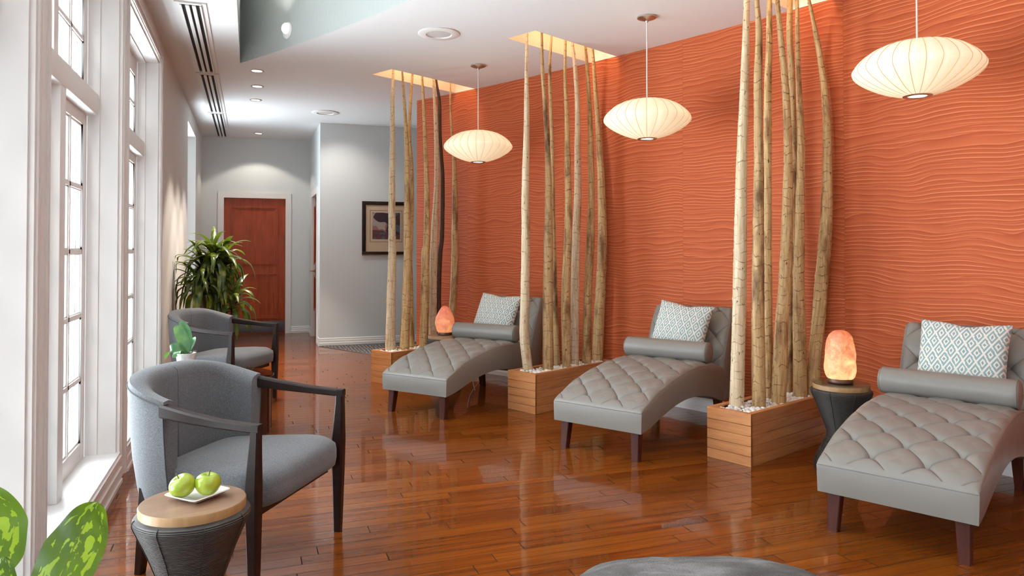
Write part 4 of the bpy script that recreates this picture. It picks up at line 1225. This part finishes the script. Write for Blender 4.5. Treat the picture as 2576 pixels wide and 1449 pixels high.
# plate and apples
TOPZ = .5060
c0 = atz(423, 1247, TOPZ+.018); c1 = atz(507, 1266, TOPZ+.018); c2 = atz(570, 1228, TOPZ+.018)
ctr = (c0+c2)/2; e1 = (c1-c0); 
sz = (e1.length+(c2-c1).length)/2*.5
ang = atan2(e1.y, e1.x)
def sqring(h, z, n=8, rr=.1):
    pts = []
    for i in range(64):
        a = 2*pi*i/64+pi/64; ca, sa = cos(a), sin(a); e = rr
        pts.append((h*abs(ca)**(2*e)*(1 if ca > 0 else -1), h*abs(sa)**(2*e)*(1 if sa > 0 else -1), z))
    return pts
bm = nb(); loft(bm, [sqring(sz*.60, 0), sqring(sz*.64, .002), sqring(sz*.97, .017), sqring(sz, .0185), sqring(sz*.985, .0205), sqring(sz*.95, .0205), sqring(sz*.62, .006), sqring(sz*.3, .005), sqring(.001, .005)])
o = build('square_plate', bm, M['plate'], loc=(ctr.x, ctr.y, TOPZ)); o.rotation_euler.z = ang; tag(o, 'small square white porcelain plate under two green apples', 'plate')
def make_apple(R=.040):
    r = empty('green_apple', (0, 0, 0)); bm = nb(); key = []
    for i in range(25):
        a = pi*i/24
        rr = sin(a)*(1+.10*cos(a)); z = cos(a)*.92
        z -= .30*math.exp(-(sin(a)/.30)**2)*(1 if cos(a) > 0 else -.55)
        key.append((max(.0005, rr)*R, z*R))
    lathe(bm, key, 40, cap=True, lob=lambda a, z: 1+.02*sin(5*a+1)*(1 if z < 0 else .6)); fr_ = build('fruit', bm, M['apple'], r, sharp=180)
    bm = nb(); tube(bm, [(0, 0, .020), (.001, 0, .032), (.003, .001, .045)], [.0016, .0014, .0022], 6)
    build('stem', bm, M['cane'], fr_)
    return r
ap = make_apple()
dA = atz(459, 1238, TOPZ+.005+.02); dB = atz(523, 1233, TOPZ+.005+.02)
a2 = copy_tree(ap)
for q, p, rz, tl, lab in ((ap, dB, .3, (.10, .06), 'green apple with upright stem, right one on the plate'), (a2, dA, 1.0, (-.30, -.34), 'green apple tilted on its side, left one on the plate')):
    q.location = (p.x, p.y, TOPZ+.005+.0405); q.rotation_euler = (tl[0], tl[1], rz); tag(q, lab, 'apple', 'green apples on the plate')

# ------------------------------------------------------------------ salt lamps
def salt_lamp(loc, prof, mat, base_r, z0, lab, tilt=0, sd=0, asym=None, cord=None):
    r = empty('salt_lamp', (loc.x, loc.y, z0), 0, lab, 'salt lamp', 'glowing salt lamps on the side tables')
    bm = nb(); lathe(bm, [(base_r*.93, 0), (base_r, .006), (base_r, .020), (base_r*.95, .026), (.001, .027)], 40); o = build('wooden_base', bm, M['lamp_base'], r); o['label'] = 'dark wood base'
    bm = nb()
    P = [(p.x, p.z) for p in catmull([(a, 0, b) for a, b in prof], 6)]
    rings = []
    for rr, z in P:
        ring = []
        for i in range(48):
            a = 2*pi*i/48; d = Vector((cos(a), sin(a), 0))
            k = 1+.10*noise.noise(d*1.3+Vector((sd, 0, z*9)))+.045*noise.noise(d*4+Vector((sd, 3, z*30)))
            if asym: k *= asym(a, z)
            ring.append((rr*k*d.x, rr*k*d.y, z+.024))
        rings.append(ring)
    loft(bm, rings); build('salt_crystal', bm, mat, r, sharp=180)
    if cord:
        bm = nb(); tube(bm, catmull([Vector(c)-Vector((loc.x, loc.y, z0)) for c in cord], 8), .0022, 6); o = build('cord', bm, M['cord_w'], r); o['label'] = 'clear power cord'
    return r
zt = .5120
P3 = Vector((TBP[2].x-.006, TBP[2].y, 0))
salt_lamp(P3, [(.066, 0), (.078, .012), (.090, .05), (.088, .09), (.083, .14), (.078, .19), (.072, .235), (.060, .262), (.036, .283), (.001, .290)], M['salt_tall'], .072, zt, 'tall orange glowing salt lamp beside the nearest chaise', sd=2.,
          cord=[(P3.x+.05, P3.y-.02, zt+.012), (P3.x+.10, P3.y+.02, zt+.018), (P3.x+.15, P3.y+.06, zt+.004), (P3.x+.20, P3.y+.09, zt-.04), (P3.x+.25, P3.y+.12, .30), (P3.x+.26, P3.y+.14, .05), (P3.x+.28, P3.y+.16, .006)])
P1 = Vector((TBP[1].x, TBP[1].y, 0))
cw = [(P1.x+.05, P1.y, TOPZ+.012), (P1.x+.15, P1.y+.02, TOPZ+.01), (P1.x+.20, P1.y+.02, .44), (P1.x+.24, P1.y-.02, .2), (P1.x+.26, P1.y-.08, .03), (P1.x+.24, P1.y-.2, .005)]
for u, v in ((1178, 1012), (1186, 985), (1205, 964)): pass
f1 = [atz(u, v, .004) for u, v in ((1176, 1022), (1184, 992), (1206, 962), (1232, 957), (1256, 957), (1290, 965))]
salt_lamp(P1, [(.060, 0), (.074, .015), (.090, .06), (.093, .09), (.086, .13), (.068, .18), (.046, .22), (.022, .245), (.001, .250)], M['salt_egg'], .068, TOPZ, 'egg-shaped pink glowing salt lamp behind the farthest chaise', sd=9., cord=cw)
bm = nb(); tube(bm, catmull(f1, 8), .0022, 6); o = build('power_cord', bm, M['cord_w']); tag(o, 'thin clear power cord on the floor under the farthest chaise', 'cord')
c_ = [Vector((*arc(2.22, RW-.03), .42)), Vector((*arc(2.30, RW-.05), .34)), Vector((*arc(2.34, RW-.05), .20)), Vector((*arc(2.36, RW-.05), .08)), Vector((*arc(2.36, RW-.06), .01))]
bm = nb(); tube(bm, catmull([(p[0], p[1], p[2]) for p in c_], 8), .0022, 6); o = build('power_cord', bm, M['cord_w']); tag(o, 'thin clear power cord hanging by orange wall behind the farthest chaise', 'cord')

# ------------------------------------------------------------------ glass topped drum table and orchid
gc = Vector((-.205, 5.62, 0)); GR = .375
r = empty('glass_top_table', (gc.x, gc.y, 0), 0, 'round dark wood drum table with smoked glass top between the armchairs', 'coffee table')
bm = nb(); lathe(bm, [(GR-.02, 0), (GR-.02, .395), (.001, .395)], 64, lob=lambda a, z: 1-.004*(abs(sin(a*9)) < .12)); build('drum_base', bm, M['drum'], r, sharp=40)
bm = nb()
for i in range(18):
    a = 2*pi*i/18; e = Vector((cos(a), sin(a), 0)); box(bm, GR-.0215, GR-.015, -.004, .004, .01, .39, M=Matrix.Rotation(a, 4, 'Z'))
build('panel_battens', bm, M['drum'], r, smooth=False)
bm = nb(); lathe(bm, [(.001, .398), (GR-.002, .398), (GR, .401), (GR, .407), (GR-.003, .410), (.001, .410)], 72); o = build('glass_top', bm, M['glass_top'], r); o['label'] = 'round smoked glass top'
op = atz(468, 938, .411)
r = empty('potted_orchid', (op.x, op.y, .411), 0, 'leafy orchid in white quilted pot on glass table', 'potted plant')
bm = nb(); prof = [(.044, 0), (.048, .004), (.058, .06), (.066, .12), (.069, .145), (.066, .146), (.060, .128), (.001, .126)]
lathe(bm, prof, 48); o = build('ceramic_pot', bm, M['ceramic'], r, sharp=50); o['label'] = 'white quilted ceramic pot'
me = o.data; uvl = me.uv_layers.new(name='UVMap')
for poly in me.polygons:
    ac = atan2(poly.center.y, poly.center.x)
    for li in poly.loop_indices:
        co = me.vertices[me.loops[li].vertex_index].co; a = atan2(co.y, co.x)
        if a-ac > pi: a -= 2*pi
        if ac-a > pi: a += 2*pi
        uvl.data[li].uv = (a/(2*pi), co.z*4)
def leaf(bm, pts, wid, side, fold=.25, n=16, tipround=True, uvs=None):
    """pts : centre line; wid(f) half width; side : vector across"""
    C = catmull(pts, max(2, n//(len(pts)-1)))
    rows = []
    for i, p in enumerate(C):
        f = i/(len(C)-1); t_ = (C[min(i+1, len(C)-1)]-C[max(0, i-1)]).normalized()
        s = (side-t_*side.dot(t_)).normalized(); nrm = s.cross(t_)
        w = wid(f); row = []
        for k in (-1, -.5, 0, .5, 1):
            v = bm.verts.new(p+s*w*k+nrm*w*fold*(abs(k)**1.3)); row.append(v)
            if uvs is not None: uvs[tuple(round(q, 5) for q in v.co)] = (k, f)
        rows.append(row)
    for a, b in zip(rows, rows[1:]):
        for k in range(4):
            try: bm.faces.new((a[k], a[k+1], b[k+1], b[k]))
            except ValueError: pass
wl = lambda W: (lambda f: W*(sin(pi*min(1, f*.94+.06))**.55)*(1 if f < .97 else .6)+.0005)
Rt = Vector((cos(YAW), sin(YAW), 0)); Fw = Vector((-sin(YAW), cos(YAW), 0)); Up = Vector((0, 0, 1))
for k, (pts, W, sd_) in enumerate([
    ([(0, 0, .13), (-.015, 0, .22), (-.05, .0, .30), (-.085, .0, .34)], .040, Rt*.9+Up*.35+Fw*.3),
    ([(0, .01, .13), (.005, .02, .23), (-.02, .03, .32), (-.06, .03, .375)], .038, Rt*.95+Up*.3),
    ([(0, 0, .13), (-.05, -.01, .175), (-.10, -.02, .17), (-.145, -.02, .105)], .040, Rt*.5+Up*.7+Fw*.3),
    ([(0, 0, .13), (-.03, -.03, .165), (-.05, -.05, .15), (-.07, -.06, .12)], .028, Rt+Up*.3),
    ([(0, .0, .13), (.02, .03, .19), (.03, .05, .235), (.02, .07, .25)], .024, Rt+Up*.2)]):
    bm = nb(); leaf(bm, [Rt*a+Fw*b+Up*c_ for a, b, c_ in pts], wl(W), sd_.normalized(), .22, 18); build('leaf', bm, M['orchid'], r, sharp=180)
bm = nb(); rn = random.Random(3)
for i in range(9):
    a = rn.uniform(0, 6.3); q = [Vector((.01*cos(a), .01*sin(a), .125))]
    for k in range(4): q.append(q[-1]+Vector((rn.uniform(-.02, .02)+.012*cos(a), rn.uniform(-.02, .02)+.012*sin(a), rn.uniform(-.002, .016))))
    tube(bm, catmull(q, 4), .0024, 5)
o = build('aerial_roots', bm, M['cane'], r)

# ------------------------------------------------------------------ tall dracaena by the left wall
dc = Vector((-.325, 7.86, 0))
r = empty('dracaena_plant', dc, 0, 'tall bushy dracaena with drooping strap leaves by the left wall', 'potted plant')
bm = nb(); lathe(bm, [(.12, 0), (.125, .005), (.155, .25), (.165, .28), (.155, .28), (.145, .25), (.001, .245)], 40); o = build('pot', bm, M['pot_dark'], r, sharp=50); o['label'] = 'dark round pot'
bm = nb()
heads = [((-.09, .02), (-.12, .0), 1.14), ((.02, -.03), (-.02, -.03), 1.30), ((.06, .03), (.07, .0), 1.22), ((-.02, .05), (-.05, .10), 1.18), ((.09, -.02), (.17, -.05), .82), ((.03, 0), (.02, .08), 1.02), ((-.05, -.05), (-.16, -.06), 1.0)]
for (a, b), (c_, d_), h in heads:
    tube(bm, catmull([(a, b, .24), ((a+c_)/2+.01, (b+d_)/2, h*.6), (c_, d_, h)], 8), .016, 8)
build('canes', bm, M['cane'], r)
bm = nb(); rn = random.Random(21)
for hi_, ((a, b), (c_, d_), h) in enumerate(heads):
    nl = 31 if h > .95 else 26
    for i in range(nl):
        az = i*2.399+rn.uniform(-.25, .25)+hi_; f = i/nl    # f 0 lower/outer, 1 inner/upright
        L = rn.uniform(.30, .50)*(1-.15*f); el = radians(8+70*f**1.2+rn.uniform(-8, 8)); dr = rn.uniform(.85, 1.30)*(1-.55*f)
        e = Vector((cos(az), sin(az), 0)); p = Vector((c_, d_, h-.14*(1-f)+.02)); pts = [p]; ang_ = el
        for k in range(6):
            p = p+(e*cos(ang_)+Vector((0, 0, 1))*sin(ang_))*L/6
            if dc.x+p.x < XL+.02: p.x = XL+.02-dc.x
            pts.append(p); ang_ -= dr*.52; ang_ = max(ang_, -radians(82))
        side = Vector((-e.y, e.x, 0)); W = rn.uniform(.021, .034)
        leaf(bm, pts, (lambda f_, W=W: W*max(.03, sin(pi*min(1, .12+f_*.88))**.7)), side, .3, 14)
build('foliage', bm, M['dracaena'], r, sharp=180)

# ------------------------------------------------------------------ foreground variegated plant
pc = Vector((-.28, .86, 0))
r = empty('variegated_houseplant', pc, 0, 'variegated green foreground houseplant, its big leaves entering lower left corner', 'potted plant')
bm = nb(); lathe(bm, [(.11, 0), (.12, .01), (.15, .30), (.155, .32), (.145, .32), (.135, .29), (.001, .285)], 40); build('pot', bm, M['pot_dark'], r, sharp=50)
def scr(u, v, dist):
    a = ray(u, v); return Vector((a.x*dist, a.y*dist, CAMZ+a.z*dist))-pc
camR = Rt
def big_leaf(P, Wf, side, fold=.22):
    uvs = {}; bm = nb(); C = catmull(P, 10); rows = []; nk = 8
    for i, p in enumerate(C):
        f = i/(len(C)-1); t_ = (C[min(i+1, len(C)-1)]-C[max(0, i-1)]).normalized()
        s = (side-t_*side.dot(t_)).normalized(); nrm = s.cross(t_); w = Wf(f); row = []
        for k in range(-nk, nk+1):
            q = k/nk; v = bm.verts.new(p+s*w*q-nrm*w*(fold*abs(q)**1.2)+nrm*.004*sin(f*21+q*4)*abs(q))
            row.append(v); uvs[tuple(round(z_, 4) for z_ in v.co)] = (q, f)
        rows.append(row)
    for a, b in zip(rows, rows[1:]):
        for k in range(2*nk): bm.faces.new((a[k], a[k+1], b[k+1], b[k]))
    o = build('leaf', bm, M['aglaonema'], r, sharp=180)
    set_uv(o, lambda c_: uvs.get(tuple(round(z_, 4) for z_ in c_), (0, 0)))
    return o
Wl2 = lambda W: (lambda f: W*max(.02, (sin(pi*(.06+.93*f**1.15))**.75)))
Wl = lambda W: (lambda f: W*max(.015, (sin(pi*(.04+.955*f**1.25))**.62)))
big_leaf([scr(108, 1570, 1.02), scr(140, 1480, 1.06), scr(180, 1390, 1.12), scr(216, 1315, 1.17), scr(247, 1264, 1.19)], Wl2(.0435), (camR*.92+Fw*.25+Up*-.30).normalized())
big_leaf([scr(-60, 1520, .95), scr(-40, 1440, .97), scr(-30, 1360, 1.0), scr(-42, 1290, 1.03), scr(-60, 1225, 1.05)], Wl(.046), (camR+Fw*.1).normalized())
big_leaf([scr(-30, 1560, .85), scr(-20, 1500, .86), scr(-8, 1450, .88), scr(8, 1400, .90)], Wl(.020), (camR+Fw*.1).normalized())
bm = nb()
for tgt in (scr(118, 1570, 1.02), scr(-60, 1520, .95), scr(-30, 1560, .85)):
    tube(bm, catmull([(0, 0, .28), tgt*.5+Vector((0, 0, .14)), tgt], 8), [.009]*17, 8)
build('stems', bm, M['orchid'], r)

# ------------------------------------------------------------------ plush ottoman
oc = Vector((1.02, 1.38, 0))
r = empty('plush_ottoman', (oc.x, oc.y, 0), YAW, 'grey plush rounded ottoman cut off by the bottom edge', 'ottoman')
bm = nb(); rings = []
def so(sx, sy, z, n=72):
    out = []
    for i in range(n):
        a = 2*pi*i/n; e = .76; ca, sa = cos(a), sin(a)
        x = abs(ca)**e*(1 if ca > 0 else -1)*sx; y = abs(sa)**e*(1 if sa > 0 else -1)*sy
        nz_ = noise.noise(Vector((x*4, y*4, 1)))*.012+noise.noise(Vector((x*14, y*5, 7)))*.004
        out.append((x, y, z+nz_*(1 if z > .3 else 0)))
    return out
for (s_, z) in ((.93, .045), (.99, .07), (1.0, .15), (1.0, .30), (.995, .36), (.97, .41), (.92, .438), (.80, .458), (.6, .468), (.35, .473), (.02, .475)): rings.append(so(.41*s_, .465*s_, z))
loft(bm, rings); build('plush_cover', bm, M['plush'], r, sharp=80)
for sx in (1, -1):
    for sy in (1, -1):
        bm = nb(); lathe(bm, [(.018, 0), (.024, .06)], 16, M=Matrix.Translation((sx*.24, sy*.24, 0))); build('leg', bm, M['espresso'], r)

# ------------------------------------------------------------------ framed print
r = empty('framed_picture', (1.472, YG, 1.243), 0, 'framed abstract print in muted mauves on grey wall behind far trunks', 'picture')
FW, FH = .68, .757
bm = nb()
for (x0, x1, z0, z1) in ((0, FW, 0, .05), (0, FW, FH-.05, FH), (0, .05, .05, FH-.05), (FW-.05, FW, .05, FH-.05)): rbox(bm, x0, x1, -.030, -.001, z0, z1, .005)
frm = build('frame', bm, M['frame_dark'], r)
bm = nb(); box(bm, .002, FW-.002, -.031, -.028, .002, .010); o = build('gilt_edge', bm, M['gilt'], frm, smooth=False)
bm = nb(); box(bm, .045, FW-.045, -.014, -.010, .045, FH-.045); mtb = o = build('mat_board', bm, M['mat_board'], r, smooth=False); o['label'] = 'tan mat board'
ax0, ax1, az0, az1 = .145, .535, .225, .60
bm = nb(); x0, x1, z0, z1, w = .112, .568, .187, .632, .004
box(bm, x0, x1, -.0155, -.014, z0, z0+w); box(bm, x0, x1, -.0155, -.014, z1-w, z1); box(bm, x0, x0+w, -.0155, -.014, z0, z1); box(bm, x1-w, x1, -.0155, -.014, z0, z1)
build('mat_line', bm, M['mat_line'], mtb, smooth=False)
bm = nb(); box(bm, ax0, ax1, -.0155, -.0142, az0, az1); o = build('print', bm, M['print'], mtb, smooth=False); o['label'] = 'abstract print of mauve, slate and black shapes'

# wall outlet beside the far armchair
r = empty('wall_outlet', (XL, 7.70, .40), 0, 'white wall outlet low on left wall behind the far armchair', 'outlet')
bm = nb(); rbox(bm, 0, .006, -.038, .038, -.06, .06, .002); cvp = build('cover_plate', bm, M['white_plastic'], r)
for dz in (-.022, .022):
    bm = nb(); rbox(bm, .004, .009, -.016, .016, dz-.014, dz+.014, .003); build('socket', bm, M['dark_slot'], cvp)

# ------------------------------------------------------------------ light
def area(name, loc, rot, sx, sy, power, col, spread=pi):
    l = bpy.data.lights.new(name, 'AREA'); l.shape = 'RECTANGLE'; l.size = sx; l.size_y = sy; l.energy = power; l.color = col; l.spread = spread
    o = bpy.data.objects.new(name, l); COL.objects.link(o); o.location = loc; o.rotation_euler = rot; return o
def spot(name, loc, tgt, power, col, size, blend=.4, rad=.05):
    l = bpy.data.lights.new(name, 'SPOT'); l.energy = power; l.color = col; l.spot_size = size; l.spot_blend = blend; l.shadow_soft_size = rad
    o = bpy.data.objects.new(name, l); COL.objects.link(o); o.location = loc
    d = Vector(tgt)-Vector(loc); o.rotation_euler = d.to_track_quat('-Z', 'Y').to_euler(); return o
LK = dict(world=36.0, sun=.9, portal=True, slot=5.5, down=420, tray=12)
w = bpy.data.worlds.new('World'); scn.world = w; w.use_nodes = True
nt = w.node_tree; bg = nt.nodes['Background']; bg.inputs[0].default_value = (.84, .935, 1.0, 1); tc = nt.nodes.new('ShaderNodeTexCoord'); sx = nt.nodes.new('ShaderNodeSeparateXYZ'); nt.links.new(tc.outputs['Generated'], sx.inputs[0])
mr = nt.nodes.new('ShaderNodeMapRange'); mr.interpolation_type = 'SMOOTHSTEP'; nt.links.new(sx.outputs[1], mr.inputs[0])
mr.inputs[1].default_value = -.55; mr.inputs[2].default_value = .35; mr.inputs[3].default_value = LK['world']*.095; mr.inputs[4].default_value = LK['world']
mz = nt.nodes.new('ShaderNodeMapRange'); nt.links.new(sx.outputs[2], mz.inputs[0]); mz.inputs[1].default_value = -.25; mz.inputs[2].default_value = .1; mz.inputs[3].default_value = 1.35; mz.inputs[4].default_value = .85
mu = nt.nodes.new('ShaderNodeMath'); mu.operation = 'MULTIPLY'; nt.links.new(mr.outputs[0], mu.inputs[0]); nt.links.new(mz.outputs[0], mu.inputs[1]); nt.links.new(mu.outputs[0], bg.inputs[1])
for (a, b) in WIN + [(SW[0], SW[1])]:
    z0, z1 = (ZS, ZT) if b < 9 else (SW[2], SW[3])
    p = area('window_portal', (XL-.22, (a+b)/2, (z0+z1)/2), (0, -pi/2, 0), (z1-z0), (b-a), 1, (1, 1, 1)); p.data.cycles.is_portal = True
s = bpy.data.lights.new('sun', 'SUN'); s.energy = LK['sun']; s.angle = radians(9); s.color = (1, .93, .84)
so_ = bpy.data.objects.new('sun', s); COL.objects.link(so_)
so_.rotation_euler = Vector((.30, .90, -.62)).to_track_quat('-Z', 'Y').to_euler()
# amber light in the slots over the trunks
for k in (1, 2, 3):
    O, U, S = pframe(k)
    for f in (.3, .75):
        p = O+U*f
        l = area('slot_light', (p.x, p.y, H+.40), (0, 0, atan2(U.y, U.x)), .4, .2, LK['slot'], (1, .66, .38))
for (x, y), lab in dl: spot('downlight_beam', (x, y, H-.012), (x, y+(.12 if y > 11 else 0), 0), LK['down']*(.15 if y > 11 else 1.05), (1, .90, .78), radians(112 if y > 11 else 74), .2 if y > 11 else .35)
# tray uplights after the washer: added fill, except at the one wall light
spot('wall_washer', (.893, 9.53, H-.02), (1.30, YG, 1.9), 85, (1, .93, .84), radians(85), .9)
for p, an in EYE_FILL:
    q = p-Vector((cos(an), sin(an), 0))*.12
    spot('tray_fill_uplight', (q.x, q.y, q.z+.05), (q.x-.5*cos(an), q.y-.5*sin(an), TZ+.4), 45, (1, .95, .88), radians(120), 1, .05)
for y, x in ((-1.5, 1.2), (0.5, 1.2), (2.5, 1.0), (4.3, .6), (5.8, .25)):  # unseen spots without fixtures, added to bounce fill off the tray lid
    spot('tray_fill_uplight', (x, y, ey.z+.1), (x, y, TZ), 270, (.96, .98, 1.0), radians(130), .9, .15)

# ------------------------------------------------------------------ camera and colour
cam = bpy.data.cameras.new('camera'); co = bpy.data.objects.new('camera', cam); COL.objects.link(co)
cam.sensor_width = 36; cam.lens = FPX/2576*36; cam.shift_x = 0; cam.shift_y = -(724.5-CY)/2576
cam.clip_start = .05; cam.clip_end = 200
co.location = (0, 0, CAMZ); co.rotation_euler = (pi/2+PITCH, 0, YAW)
scn.camera = co
vs_ = scn.view_settings
scn.display_settings.display_device = 'sRGB'; vs_.view_transform = 'Standard'; vs_.look = 'None'; vs_.exposure = -0.68; vs_.gamma = 1; vs_.use_curve_mapping = False
